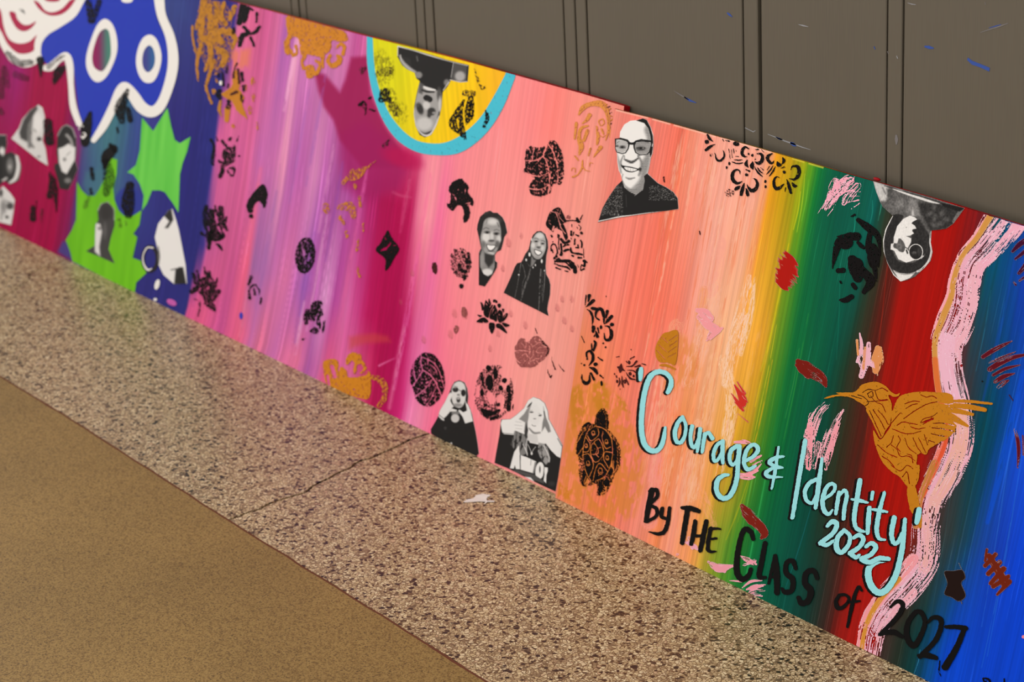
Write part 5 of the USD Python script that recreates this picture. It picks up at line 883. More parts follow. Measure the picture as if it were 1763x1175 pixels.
marks("rose_print", LB, QB, 5.875, K_FULL, polys=[[(78, 152), (120, 78), (200, 48), (242, 88), (277, 130), (270, 182), (322, 260), (318, 320), (284, 312), (290, 420), (252, 484), (224, 470), (232, 380), (210, 322), (160, 322), (122, 372), (88, 360), (56, 300), (90, 290), (96, 200)]], cuts=[([(140, 230), (150, 260)], [10, 16]), ([(245, 150), (240, 200)], [14, 6]), ([(255, 300), (290, 290), (270, 320)], 10), ([(180, 150), (170, 165)], 8), ([(115, 200), (130, 215)], 8)], label="black rose print above the gathered-hair portrait")
marks("speckled_print", LB, QB, 5.875, K_MID, ells=[(140, 775, 14, 18), (108, 820, 10, 24), (214, 790, 12, 16), (230, 830, 16, 22), (280, 822, 14, 32), (188, 940, 18, 40), (262, 890, 22, 22), (272, 946, 20, 24), (240, 985, 32, 20), (212, 975, 20, 22), (232, 1050, 26, 26), (205, 1130, 22, 24), (292, 896, 13, 26), (150, 990, 16, 14), (248, 1030, 22, 10), (300, 940, 8, 14), (262, 855, 20, 14)], label="black speckled print left of the gathered-hair portrait")
marks("speckled_ghost", LB, QB, 5.875, K_FAINT, ells=[(200, 900, 104, 150), (125, 900, 34, 70)], lvl=3)
marks("thumbprint", LB, zc(0, 0, 1), 1, BROWN, ells=[(749, 462, 4.6, 10, -6)])
for e in ((800, 538, 5, 9, -10), (786, 567, 4, 7, 0), (1001.5, 399, .1, .1), (979, 374, 3.2, 3.6)):
    if e[2] > 1: marks("thumbprint", LB, zc(0, 0, 1), 1, MAUVE, ells=[e])
for pts, w in (([(870, 625), (888, 740), (950, 880)], [6, 12, 30]), ([(1030, 770), (1070, 850), (1125, 915)], [4, 10, 26]), ([(785, 890), (805, 990), (850, 1050), (880, 1000)], [6, 14, 34, 12]), ([(520, 10), (560, 110)], [18, 14])):
    marks("thumb_smear", LB, QF, 12.37, BROWN, strokes=[(pts, w)])
marks("heart_print", LB, QF, 12.37, MAUVE, polys=[[(88, 430), (130, 330), (200, 222), (290, 240), (332, 300), (420, 260), (500, 170), (620, 200), (700, 300), (824, 440), (772, 580), (700, 670), (600, 740), (460, 842), (300, 832), (200, 822), (130, 720), (90, 580)]],
      cuts=[([(80, 492), (250, 480), (400, 502)], 22), ([(150, 672), (300, 548), (352, 640), (290, 722), (200, 742), (100, 655)], 18), ([(310, 540), (270, 710)], 12), ([(395, 380), (405, 500), (380, 580), (410, 690)], 18), ([(480, 470), (470, 560), (430, 640)], 20), ([(700, 520), (590, 530), (545, 490), (600, 420), (760, 410)], 18), ([(470, 400), (610, 312), (750, 405)], 18), ([(500, 640), (600, 655), (690, 540)], 18), ([(400, 800), (410, 720), (520, 680), (600, 760)], 16), ([(200, 300), (260, 350), (300, 420), (330, 350), (290, 270)], 16), ([(350, 300), (450, 360), (440, 440)], 16), ([(490, 230), (540, 300), (590, 290)], 16), ([(620, 250), (650, 260)], 44)], label="faint mauve heart print turned on its side")
marks("heart_tip", LB, QF, 12.37, K_DRY, polys=[[(618, 198), (690, 280), (828, 450), (772, 592), (744, 560), (800, 470), (710, 370), (655, 290)]], lvl=5)
# dome and its surroundings
for _s in (([(770, 540), (775, 640)], [20, 14]), ([(870, 590), (880, 640), (860, 690)], [10, 30, 20])): marks("worn_print_edge", LB, Q5, 3.673, K_MID, strokes=[_s])
marks("worn_print", LB, Q5, 3.673, K_MID, polys=[[(640, 650), (690, 572), (730, 520), (790, 500), (795, 620), (745, 690), (745, 768), (690, 735), (650, 705)]], strokes=[([(715, 620), (735, 700), (740, 770)], 16)], cuts=[([(760, 480), (730, 600), (745, 720)], 12), ([(690, 640), (700, 700)], 8)], label="worn black print on the right of the yellow dome")
marks("worn_print", LB, Q5, 3.673, K_MID, ells=[(232, 488, 36, 44), (215, 520, 24, 20), (250, 520, 26, 20)], label="small worn print on the left of the yellow dome")
for st in (([(800, 330), (840, 440), (870, 440)], [10, 20, 16]), ([(190, 360), (260, 340)], [40, 60]), ([(280, 560), (310, 600)], 60), ([(740, 480), (790, 480)], 40)): marks("faint_print", LB, Q5, 3.673, K_FAINT, strokes=[st], lvl=5)
for st in ([([(80, 545), (100, 560), (115, 610)], [26, 20, 8])], [([(215, 815), (240, 790), (265, 770)], [10, 14, 8])], [([(90, 350), (110, 320)], [20, 8])]): marks("dark_smudge", LB, Q5, 3.673, K_FAINT, strokes=st)
marks("dark_smudge", LB, Q3, 4.351, K_MID, strokes=[([(1262, 790), (1290, 760), (1310, 800), (1300, 860)], [26, 14, 10, 8]), ([(1340, 820), (1370, 830)], 16), ([(1330, 740), (1345, 730)], 14)]); marks("dark_smudge", LB, Q3, 4.351, K_FAINT, strokes=[([(1270, 520), (1300, 510)], 26), ([(1445, 1100), (1470, 1080)], 16)])
marks("diamond_print", LB, RM, 5.594, K_FULL, polys=[[(715, 712), (752, 772), (828, 888), (790, 962), (700, 1098), (692, 985), (598, 900), (650, 828)]], cuts=[([(655, 905), (700, 880), (745, 830)], [16, 24, 8]), ([(690, 780), (700, 800)], 10), ([(770, 860), (790, 850)], 10)], label="black diamond print on the magenta band")
marks("round_print", LB, RF, 5.595, K_MID, ells=[(202, 280, 96, 176, 6)], cuts=[([(180, 230), (190, 280)], [26, 20]), ([(240, 260), (230, 330)], 16), ([(210, 360), (200, 330)], 10)], label="black speckled round print on the lilac streaks")
marks("flower_print", LB, RF, 5.595, K_MID, ells=[(285, 850, 66, 70)], strokes=[([(345, 740), (300, 770), (280, 800)], [50, 90, 50]), ([(350, 800), (360, 850)], 24), ([(225, 815), (205, 880), (212, 935)], [44, 50, 36]), ([(255, 850), (280, 900)], 34), ([(320, 860), (330, 930), (345, 980)], [30, 40, 20]), ([(385, 920), (370, 1020)], [30, 14]), ([(250, 1010), (300, 1005)], [20, 66]), ([(180, 1090), (200, 1085)], [22, 8])], cuts=[([(310, 870), (295, 930)], 16)], label="black flower print below the round print")
marks("flower_print", LB, Q4, 2.7325, K_FULL, polys=[[(290, 215), (318, 172), (365, 128), (385, 175), (372, 240), (350, 210), (325, 222), (315, 262), (292, 258)]], ells=[(308, 280, 10, 10), (368, 225, 5, 18)], label="small black flower print on the lilac streaks near the top")
marks("curl_print", LB, RE, 7.344, K_MID, strokes=[([(830, 565), (800, 660)], [40, 30]), ([(810, 830), (805, 730), (870, 665), (930, 730), (935, 790)], [40, 22, 22, 22, 10]), ([(865, 720), (880, 790)], [26, 24]), ([(960, 830), (945, 905)], [24, 26])], label="small curled black print near the bottom of the lilac streaks")
marks("lotus_print", LB, RE, 7.344, K_MID, ells=[(265, 690, 120, 130), (300, 830, 80, 70)], strokes=[([(100, 530), (130, 640)], [40, 50]), ([(145, 490), (175, 620)], [24, 30]), ([(240, 440), (250, 520)], [14, 40]), ([(290, 520), (300, 640), (290, 740)], [60, 80, 90]), ([(400, 580), (370, 720)], [22, 40]), ([(80, 750), (120, 720), (150, 690)], [60, 70, 40]), ([(200, 660), (230, 770)], 54), ([(420, 750), (350, 830)], [60, 50]), ([(250, 900), (320, 930), (375, 1000)], [40, 90, 20]), ([(180, 890), (180, 960), (155, 1060)], [26, 20, 14]), ([(110, 840), (150, 860)], 12), ([(280, 840), (310, 900)], 60)], cuts=[([(270, 720), (300, 690)], 16), ([(180, 700), (170, 740)], 14), ([(300, 600), (310, 640)], 10)], label="black lotus print at the bottom on the pink and navy border")
marks("lotus_print", LB, RD, 6.528, K_MID, ells=[(255, 1060, 120, 150, 6), (270, 1210, 110, 70)], strokes=[([(165, 890), (150, 1000), (160, 1110), (200, 1180)], [50, 50, 40, 30]), ([(215, 930), (225, 1050), (215, 1180)], [40, 40, 30]), ([(265, 880), (270, 960)], [24, 20]), ([(330, 900), (335, 1000), (305, 1100), (300, 1200)], [60, 64, 60, 40]), ([(395, 1010), (370, 1090), (400, 1150)], [30, 40, 26])], cuts=[([(265, 960), (290, 1060)], [20, 30]), ([(300, 1120), (330, 1180)], [26, 30]), ([(190, 1120), (200, 1190)], 18)], label="black flower print on the pink and navy border, above the lowest lotus")
marks("lotus_petals", LB, RE, 7.344, K_FULL, strokes=[([(200, 10), (240, 45)], [40, 20]), ([(320, 10), (300, 90), (295, 210)], [70, 60, 40]), ([(430, 10), (450, 60), (490, 60)], [30, 40, 20]), ([(390, 150), (430, 180), (462, 228)], [20, 44, 20])])
marks("lotus_print", LB, RD, 6.528, K_MID, ells=[(420, 300, 74, 90, 20)], strokes=[([(215, 130), (255, 200), (250, 270)], [30, 24, 40]), ([(245, 310), (235, 370), (245, 420)], [50, 40, 26]), ([(350, 150), (385, 200), (400, 220)], [30, 30, 14]), ([(440, 120), (430, 140)], 30), ([(480, 220), (440, 280), (385, 370)], [40, 56, 50]), ([(400, 250), (430, 330)], [20, 36]), ([(315, 370), (370, 410), (470, 370)], [30, 46, 36]), ([(350, 440), (345, 490), (325, 550)], [40, 50, 50]), ([(280, 110), (300, 150)], 14), ([(530, 100), (510, 150)], 14), ([(530, 320), (540, 322)], 22)], label="black lotus print on the pink and navy border, nearest the gold scribbles")
marks("ring_print", LB, RD, 6.528, K_MID, polys=[[(400, 480), (430, 440), (490, 450), (492, 520), (460, 548), (415, 520)]], cuts=[([(440, 480), (455, 510)], [40, 30])])
# gold scribbles and black at the top left of the pink
marks("gold_wash", LB, RN, 5.107, GOLD_FAINT, polys=[[(90, 10), (330, 60), (350, 300), (330, 560), (180, 660), (90, 500), (50, 300)]], lvl=3)
marks("gold_scribble", LB, RN, 5.107, GOLD_DULL, strokes=[([(112, 0), (95, 150), (85, 330)], [60, 60, 44]), ([(150, 60), (172, 200), (160, 340)], [60, 50, 44]), ([(212, 30), (222, 150), (200, 300)], [36, 48, 40]), ([(285, 30), (260, 140), (305, 215)], [36, 44, 36]), ([(380, 60), (350, 140), (330, 180)], [40, 44, 14]), ([(10, 230), (12, 330), (36, 460)], [20, 18, 22]), ([(60, 180), (40, 260)], [30, 16]), ([(85, 390), (50, 560), (62, 712)], [40, 28, 14]), ([(150, 330), (172, 480), (120, 620)], [50, 44, 26]), ([(190, 540), (150, 690), (130, 770), (178, 905)], [40, 30, 22, 24]), ([(225, 300), (280, 270), (340, 300)], [50, 50, 40]), ([(230, 340), (270, 370)], [70, 50]), ([(230, 430), (300, 480), (270, 570)], [50, 60, 50]), ([(195, 800), (200, 812)], 36), ([(330, 260), (385, 340), (360, 420)], [40, 44, 30]), ([(258, 890), (245, 950), (260, 1020)], [26, 30, 20]), ([(100, 340), (190, 360)], 60), ([(215, 690), (225, 720)], [14, 24])], label="ochre scribbles over navy at the top left of the pink")
marks("black_print", LB, RN, 5.107, K_FULL, strokes=[([(455, 45), (440, 130), (420, 205)], [60, 60, 44]), ([(500, 70), (480, 150), (460, 200)], [36, 34, 16]), ([(520, 70), (538, 90)], [14, 20]), ([(578, 115), (570, 195)], [24, 14]), ([(600, 235), (560, 285), (510, 300)], [22, 34, 14]), ([(460, 240), (500, 285), (445, 320), (425, 400)], [30, 36, 46, 32]), ([(375, 250), (370, 290)], [22, 30]), ([(520, 330), (550, 400)], [26, 20])], label="black upright print at the top edge beside the ochre scribbles")
marks("brown_stamp", LB, RN, 5.107, GOLD_SOLID, polys=[[(265, 825), (330, 780), (375, 745), (430, 800), (465, 860), (430, 900), (340, 880), (300, 862)]], strokes=[([(390, 870), (430, 960), (490, 1042)], [80, 60, 8]), ([(385, 640), (395, 760)], [50, 60]), ([(320, 960), (310, 1060)], [50, 40])], lvl=4); marks("brown_stamp", LB, RN, 5.107, BROWN, strokes=[([(380, 590), (370, 680)], [10, 26]), ([(410, 610), (420, 730)], 20), ([(350, 830), (400, 810)], [20, 30])], lvl=5)
marks("black_print", LB, RN, 5.107, K_MID, strokes=[([(445, 640), (450, 715)], [26, 24]), ([(462, 760), (460, 800)], [34, 20]), ([(400, 560), (385, 585)], 14), ([(250, 800), (240, 830), (255, 865)], [40, 50, 30]), ([(330, 890), (330, 940)], [40, 50]), ([(320, 580), (312, 640)], [20, 26]), ([(275, 640), (285, 750)], [16, 22]), ([(240, 650), (245, 670)], 22), ([(440, 840), (450, 890)], 24), ([(325, 740), (322, 770)], 14)], lvl=6, label="broken black print below the ochre scribbles")
for e in ((540, 715, 18, 40), (545, 860, 14, 40), (515, 970, 18, 40), (580, 1110, 9, 34), (365, 1108, 18, 20), (480, 770, 10, 30)): marks("gold_fleck", LB, RN, 5.107, GOLD_THIN, ells=[e])
flat("white_fleck", LB, ell((381, 143), 2.6, 4), CREAM, 6)
marks("gold_ornament", LB, GT, 9.794, GOLD, polys=[[(140, 80), (350, 100), (800, 235), (1100, 330), (1165, 480), (1000, 505), (900, 480), (880, 640), (800, 720), (700, 770), (500, 725), (380, 725), (345, 500), (285, 420), (200, 480), (190, 720), (110, 690), (90, 520), (150, 420), (130, 200)]], strokes=[([(200, 640), (250, 735), (312, 680), (290, 580)], [50, 56, 50, 44]), ([(440, 740), (400, 860), (430, 960)], [70, 56, 60]), ([(620, 830), (680, 850), (690, 940), (640, 1040), (560, 1020), (500, 1040)], [40, 50, 60, 70, 100, 90]), ([(870, 740), (835, 830), (900, 910), (1000, 870), (1040, 790), (1000, 750)], [50, 60, 80, 100, 70, 50]), ([(1050, 540), (1112, 600), (1085, 720)], [60, 60, 60]), ([(740, 740), (750, 940)], [70, 36]), ([(970, 620), (1030, 560)], 46)], ells=[(530, 960, 80, 70), (525, 1080, 60, 50)], cuts=[([(560, 760), (600, 860), (600, 930)], [20, 40, 20]), ([(880, 650), (930, 720), (880, 800)], [30, 40, 14]), ([(970, 560), (960, 680)], 26)], label="gold scrolled ornament at the top edge left of the dome")
marks("gold_ornament", LB, RG, 7.833, GOLD, polys=[[(160, 475), (325, 475), (335, 640), (370, 560), (450, 620), (470, 700), (600, 700), (760, 630), (765, 960), (620, 985), (300, 870), (180, 800), (130, 560)], [(440, 450), (520, 370), (640, 400), (640, 520), (570, 530), (520, 480), (450, 540)]], strokes=[([(660, 500), (695, 590), (640, 650)], [40, 36, 20]), ([(570, 530), (560, 640)], 40)], cuts=[([(250, 560), (290, 700)], [60, 40]), ([(600, 660), (680, 670), (720, 640)], 30), ([(190, 680), (210, 800)], 40)], label="gold scrolled ornament at the bottom edge of the magenta band")
marks("gold_ornament_tail", LB, RG, 7.833, GOLD_THIN, strokes=[([(800, 700), (900, 740), (965, 830), (950, 1000), (890, 1085)], [60, 90, 80, 70, 60])])
for _k, _s in enumerate([([(600, 40), (520, 100), (430, 165), (370, 200)], [6, 24, 90, 70]), ([(380, 130), (290, 250)], [30, 40]), ([(445, 390), (452, 475)], [24, 30]), ([(120, 470), (125, 520)], [60, 60]), ([(240, 490), (350, 480), (390, 575)], [40, 90, 50]), ([(290, 640), (260, 590)], [40, 40]), ([(480, 640), (485, 720)], 16), ([(435, 800), (420, 900)], [20, 26]), ([(420, 1060), (445, 1150)], [14, 30]), ([(320, 730), (325, 770)], 34), ([(400, 270), (410, 300)], 30)]): marks("gold_dry_brush", LB, RM, 5.594, GOLD_THIN, strokes=[_s])
marks("gold_shell_print", LB, RC, 7.344, GOLD_WARM, rag=0.7, strokes=[([(200, 275), (250, 190), (350, 142), (480, 140), (545, 220), (575, 350), (572, 480), (540, 600)], [20, 60, 56, 84, 60, 40, 34, 8]), ([(168, 385), (145, 580)], [40, 22]), ([(315, 415), (230, 450), (198, 560), (230, 680), (205, 780)], [20, 40, 50, 66, 20]), ([(310, 480), (262, 600)], [46, 40]), ([(425, 425), (442, 560), (428, 650)], [20, 42, 24]), ([(475, 690), (430, 750), (385, 815)], [50, 34, 6]), ([(348, 705), (320, 792)], [26, 18]), ([(335, 280), (300, 340), (245, 385)], [50, 40, 14]), ([(245, 855), (240, 940), (190, 1030), (120, 1065)], [14, 22, 14, 22]), ([(240, 925), (280, 975), (340, 992)], [14, 12, 6]), ([(150, 800), (190, 850)], [20, 20]), ([(105, 985), (120, 950), (155, 960), (150, 1005)], 8), ([(335, 930), (340, 885), (375, 890)], 8), ([(470, 410), (450, 360), (500, 330), (520, 380), (490, 415)], 14), ([(490, 460), (510, 520)], [26, 20]), ([(600, 475), (592, 560)], [24, 16]), ([(470, 540), (500, 560), (530, 540)], 8), ([(600, 290), (625, 300)], 14)], cuts=[([(500, 110), (555, 230), (590, 420)], 7)], label="ochre shell print at the top right corner")
for k, (x, y) in enumerate(((545, 150), (572, 175), (590, 205), (600, 250), (612, 340), (618, 380), (625, 430), (628, 480))): marks("print_tick", LB, RC, 7.344, BROWN if k % 2 else GOLD_SOLID, strokes=[([(x - 14, y + 14), (x + 16, y - 8)], [8, 10])])
# far left: black stamps out of focus
for T, st, m_ in ((Q1, [([(665, 20), (690, 150)], [50, 60]), ([(745, 15), (715, 120)], [44, 40])], K_MID), (Q1, [([(960, 680), (930, 740), (900, 820), (915, 910)], [30, 60, 80, 40]), ([(960, 820), (980, 900)], [40, 40]), ([(880, 960), (885, 990)], 18)], K_MID), (Q1, [([(680, 850), (650, 960), (640, 1070)], [30, 80, 60])], K_FULL), (Q1, [([(60, 400), (140, 470), (240, 465)], [40, 50, 40])], K_DRY), (Q1, [([(370, 500), (430, 450), (480, 420)], [40, 30, 20])], K_DRY), (Q1, [([(410, 620), (440, 540), (490, 500)], [30, 70, 20])], K_MID), (Q1, [([(305, 450), (310, 580)], [60, 6])], K_FULL), (Q1, [([(30, 520), (60, 640)], [60, 40])], K_FAINT), (Q1, [([(120, 560), (200, 590)], [50, 40])], K_FAINT), (Q1, [([(360, 920), (375, 1060)], [70, 70])], K_MID), (Q1, [([(10, 600), (15, 720)], 50)], K_FAINT), (Q1, [([(0, 820), (20, 850)], 30)], K_FAINT), (Q1, [([(160, 75), (185, 95)], [20, 14])], K_DRY),
                  (Q2, [([(370, 210), (400, 290), (375, 380)], [20, 60, 50]), ([(420, 330), (425, 500)], [40, 10])], K_MID), (Q2, [([(250, 470), (250, 550)], [40, 50])], K_MID), (Q2, [([(275, 420), (270, 480)], 14)], K_FAINT), (Q2, [([(315, 490), (310, 580)], [22, 8])], K_FAINT), (Q2, [([(688, 180), (696, 250)], 30)], K_MID), (Q2, [([(680, 330), (686, 360)], 24)], K_MID), (Q2, [([(670, 380), (640, 460)], [20, 40])], K_FAINT), (Q2, [([(850, 30), (800, 90), (790, 160)], [70, 80, 30])], K_FULL), (Q2, [([(800, 130), (820, 250), (800, 360)], [60, 90, 50])], K_DRY), (Q2, [([(975, 300), (960, 430), (965, 520)], [60, 100, 60])], K_MID), (Q2, [([(895, 560), (910, 610)], 26), ([(945, 570), (945, 600)], 14)], K_FAINT), (Q2, [([(830, 0), (860, 40)], 30)], K_MID)):
    marks("dark_print", LB, T, 4.351, m_, strokes=st, lvl=5)
marks("white_curl", LB, PH, 5.109, CREAM, strokes=[([(700, 270), (715, 240), (735, 245)], [14, 10, 8]), ([(735, 300), (760, 310), (735, 345), (720, 330)], [10, 14, 16, 8])], lvl=6)

# -- right board
RT = zc(0, 0, 1)
marks("floral_stencil", RB, RK, 8.815, K_FULL, strokes=[([(275, 380), (300, 470), (350, 505), (405, 460), (420, 400), (398, 342)], [6, 24, 34, 30, 20, 4]), ([(165, 108), (195, 165), (248, 213)], [28, 40, 5]), ([(140, 340), (205, 290), (280, 250)], [38, 42, 5]), ([(440, 190), (490, 205)], [10, 24]), ([(395, 175), (410, 205)], 10), ([(790, 320), (740, 295), (698, 335), (690, 395), (728, 438), (768, 440)], [14, 30, 44, 46, 30, 5]), ([(572, 484), (630, 494), (695, 484)], [8, 18, 8]), ([(540, 520), (620, 544), (706, 534)], [10, 22, 10]), ([(595, 436), (635, 440)], 13), ([(490, 325), (498, 400), (512, 475)], [9, 5, 7]), ([(528, 335), (540, 455)], 6), ([(560, 320), (568, 390)], 8), ([(598, 340), (600, 360)], 7), ([(660, 712), (655, 662), (612, 638), (558, 672), (540, 740), (562, 808), (620, 845), (692, 815)], [4, 16, 24, 44, 54, 54, 40, 5]), ([(850, 770), (898, 790), (922, 860), (890, 935), (835, 955), (790, 915), (762, 860)], [4, 26, 46, 58, 54, 34, 5]), ([(590, 940), (620, 915), (665, 884)], [36, 56, 6]), ([(726, 838), (700, 920), (674, 1015)], [6, 48, 46]), ([(752, 925), (765, 975), (776, 1020)], [14, 44, 44]), ([(765, 490), (750, 550), (780, 600)], [14, 48, 12]), ([(850, 520), (838, 575), (850, 620)], [14, 60, 30]), ([(750, 636), (802, 660)], [14, 26]), ([(920, 395), (975, 400), (1000, 450), (985, 515), (935, 540), (888, 518)], [14, 40, 46, 52, 46, 14]), ([(880, 600), (930, 680), (1000, 745)], [10, 26, 8]), ([(920, 600), (960, 660), (1022, 705)], [7, 20, 7]), ([(965, 600), (1012, 640)], [7, 13]), ([(1195, 590), (1160, 660), (1100, 740)], [8, 22, 7]), ([(1160, 578), (1120, 640), (1060, 710)], [7, 20, 7]), ([(1105, 590), (1070, 640)], 9), ([(1145, 392), (1090, 425), (1075, 470), (1110, 525), (1150, 540), (1178, 495)], [18, 44, 50, 40, 26, 4]), ([(1228, 515), (1245, 565), (1300, 560)], [14, 60, 10]), ([(1310, 455), (1325, 505), (1300, 550)], [14, 46, 8]), ([(1280, 615), (1332, 600)], [8, 26]), ([(1428, 640), (1455, 585), (1530, 590), (1556, 660), (1535, 740), (1480, 785), (1410, 772)], [4, 22, 48, 54, 52, 34, 12]), ([(1262, 762), (1215, 745), (1178, 790), (1172, 860), (1205, 920), (1262, 915), (1325, 850)], [4, 16, 34, 46, 54, 48, 5]), ([(1370, 785), (1400, 880), (1430, 985)], [10, 46, 40]), ([(1448, 838), (1480, 880), (1515, 885)], [14, 50, 24]), ([(1350, 915), (1342, 975)], [16, 6]), ([(895, 330), (935, 330)], [12, 24]), ([(985, 335), (1020, 375)], 8)],
      ells=[(155, 215, 34, 30, 30), (600, 245, 48, 34, 15), (497, 545, 16, 25), (455, 606, 14, 22), (845, 420, 18, 24), (790, 398, 10, 16), (757, 714, 23, 24), (1045, 815, 15, 24), (1045, 895, 15, 22), (1329, 675, 22, 24), (890, 480, 8, 8)], label="black scrolled floral stencil along the top edge over pink and orange")
for e in ((215, 405, 24, 34), (500, 990, 70, 60)): marks("stencil_ghost", RB, RK, 8.815, K_FAINT, ells=[e])
marks("floral_stencil", RB, QH, 6.528, K_FULL, strokes=[([(95, 60), (86, 168)], [16, 7]), ([(132, 60), (120, 122)], [38, 18]), ([(178, 115), (140, 150), (94, 190)], [36, 34, 4]), ([(165, 205), (205, 210)], [36, 34]), ([(108, 214), (150, 250), (170, 320), (165, 405)], [7, 26, 22, 5]), ([(240, 332), (205, 300), (205, 255), (235, 212), (275, 222), (294, 290), (296, 378)], [18, 18, 26, 36, 38, 34, 8]), ([(334, 235), (320, 312)], [34, 12]), ([(384, 292), (340, 340), (298, 382)], [36, 34, 4]), ([(306, 400), (352, 412), (380, 470), (372, 535), (340, 562), (306, 542), (300, 480)], [5, 24, 36, 40, 34, 24, 6]), ([(180, 420), (174, 466)], [46, 26]), ([(205, 460), (222, 520)], [12, 38]), ([(186, 520), (195, 500)], [14, 8]), ([(225, 422), (240, 478)], [14, 14]), ([(188, 572), (202, 600), (180, 680)], [20, 32, 20]), ([(155, 600), (162, 672)], [9, 22]), ([(108, 775), (100, 705), (140, 686), (172, 730), (168, 790), (124, 850)], [18, 22, 30, 30, 32, 5]), ([(136, 868), (190, 892), (218, 932)], [14, 40, 30]), ([(152, 932), (184, 1002)], [18, 28]), ([(46, 950), (52, 1010), (92, 1046), (132, 1020), (138, 930)], [8, 24, 38, 28, 8]), ([(255, 958), (285, 985)], [18, 14]), ([(268, 1025), (272, 1062)], [18, 24]), ([(230, 755), (280, 790)], [12, 16]), ([(45, 515), (75, 590)], [7, 7])], ells=[(262, 416, 15, 24), (385, 385, 24, 22), (288, 597, 8, 9), (314, 640, 9, 11), (202, 832, 24, 22), (74, 840, 12, 13), (322, 68, 6, 8), (44, 824, 6, 7)], label="black scrolled floral stencil on the salmon left side")
marks("rosette_stencil", RB, QH, 6.528, BROWN, polys=[], ells=[(580, 812, 16, 22), (590, 940, 17, 20), (628, 964, 11, 15), (446, 1026, 13, 18), (530, 1026, 19, 24), (416, 940, 7, 12), (602, 668, 5, 8)], strokes=[([(490, 822), (484, 880), (476, 928)], [6, 44, 5]), ([(445, 862), (484, 880), (532, 906)], [5, 40, 5]), ([(552, 856), (615, 850), (662, 800)], [8, 16, 22]), ([(590, 772), (640, 745)], [10, 12]), ([(546, 800), (556, 815)], 10), ([(546, 926), (590, 990), (646, 1006)], [7, 22, 12]), ([(560, 900), (630, 905), (672, 950)], [7, 16, 8]), ([(640, 862), (700, 850)], [8, 28]), ([(660, 900), (690, 940)], [10, 22]), ([(465, 985), (476, 1036), (455, 1085)], [7, 18, 9]), ([(500, 966), (502, 1050), (518, 1092)], [7, 18, 8]), ([(542, 985), (572, 1058)], [7, 16]), ([(435, 965), (440, 985)], [14, 10]), ([(480, 1105), (476, 1118)], 6), ([(436, 750), (470, 745)], 8), ([(725, 825), (765, 840)], 12)], label="dark four-point star rosette stencil left of the opening quote")
marks("turtle_print", RB, QG, 6.912, K_FULL, polys=[[(350, 262), (450, 296), (524, 380), (556, 480), (556, 620), (535, 740), (484, 845), (420, 905), (350, 930), (300, 935), (248, 870), (212, 760), (198, 650), (200, 560), (218, 430), (260, 330)], [(290, 285), (180, 345), (140, 430), (128, 560), (140, 612), (185, 622), (205, 560), (235, 420), (275, 330)], [(530, 380), (600, 480), (632, 580), (622, 720), (580, 830), (556, 720), (545, 560)], [(355, 262), (352, 170), (380, 110), (425, 72), (475, 120), (500, 200), (485, 310)], [(375, 925), (438, 908), (446, 1000), (392, 1078)], [(188, 955), (210, 790), (248, 870), (212, 965)]], ells=[(486, 940, 34, 44), (520, 800, 40, 50)],
      strokes=[([(200, 280), (260, 240), (300, 250)], [20, 34, 16])],
      cuts=[([(350, 268), (450, 300), (522, 384), (550, 480), (552, 620), (530, 740), (482, 840), (418, 898), (350, 922)], 12), ([(350, 268), (265, 325), (222, 430), (203, 560), (206, 650), (222, 760), (252, 850), (310, 945)], 12), ([(332, 462), (395, 425), (446, 545), (428, 640), (347, 700), (294, 600), (304, 500), (332, 462)], 12), ([(336, 464), (376, 528), (415, 524)], 10.5), ([(376, 528), (350, 600), (318, 606)], 10.5), ([(385, 530), (382, 595), (352, 602)], 10.5), ([(352, 602), (390, 640)], 10.5), ([(256, 382), (302, 446), (388, 372), (380, 300)], 12), ([(440, 335), (432, 420), (472, 532), (528, 520)], 12), ([(236, 405), (286, 480), (266, 568), (200, 576)], 12), ([(204, 612), (272, 605), (326, 730), (280, 872)], 12), ([(322, 922), (356, 770), (410, 716), (492, 806)], 12), ([(552, 585), (466, 580), (450, 660), (504, 764)], 12), ([(300, 290), (205, 340), (130, 470)], 12), ([(205, 520), (140, 615)], 12), ([(535, 405), (590, 450), (615, 560), (612, 720), (575, 830)], 12), ([(565, 680), (570, 830)], 10.5), ([(360, 265), (366, 150), (425, 88), (475, 150), (480, 300)], 12), ([(384, 925), (380, 1070)], 10.5), ([(436, 910), (435, 1000)], 7), ([(240, 860), (210, 955)], 10.5)]
      + [([(x + r * math.cos(t) * (1 - t / 16), y + r * 1.35 * math.sin(t) * (1 - t / 16)) for t in np.linspace(.5, 8.5, 12)], 10.5) for x, y, r in ((326, 350, 24), (482, 452, 24), (240, 502, 20), (492, 645, 24), (264, 710, 26), (412, 800, 34))], label="black turtle print with a patterned shell")
_o = blob(QG([(350, 250), (352, 150), (425, 52), (492, 120), (508, 220), (505, 310), (565, 380), (648, 540), (636, 740), (565, 875), (530, 990), (450, 1090), (370, 1090), (360, 960), (180, 975), (150, 640), (122, 600), (130, 440), (190, 280), (260, 225)]), 4)
_i = blob(QG([(350, 268), (366, 150), (425, 92), (475, 150), (482, 300), (545, 400), (612, 520), (612, 720), (575, 830), (484, 845), (435, 910), (432, 1000), (390, 1065), (384, 930), (300, 935), (210, 955), (215, 800), (205, 620), (140, 605), (135, 480), (180, 350)]), 4)
flat("turtle_fringe", RB, _o.difference(_i.buffer(-0.4)), K_DRY, 3, rag=2.0)
leaf = ([(620, 238), (655, 222), (702, 214), (706, 280), (692, 392), (650, 385), (600, 378), (584, 310)])
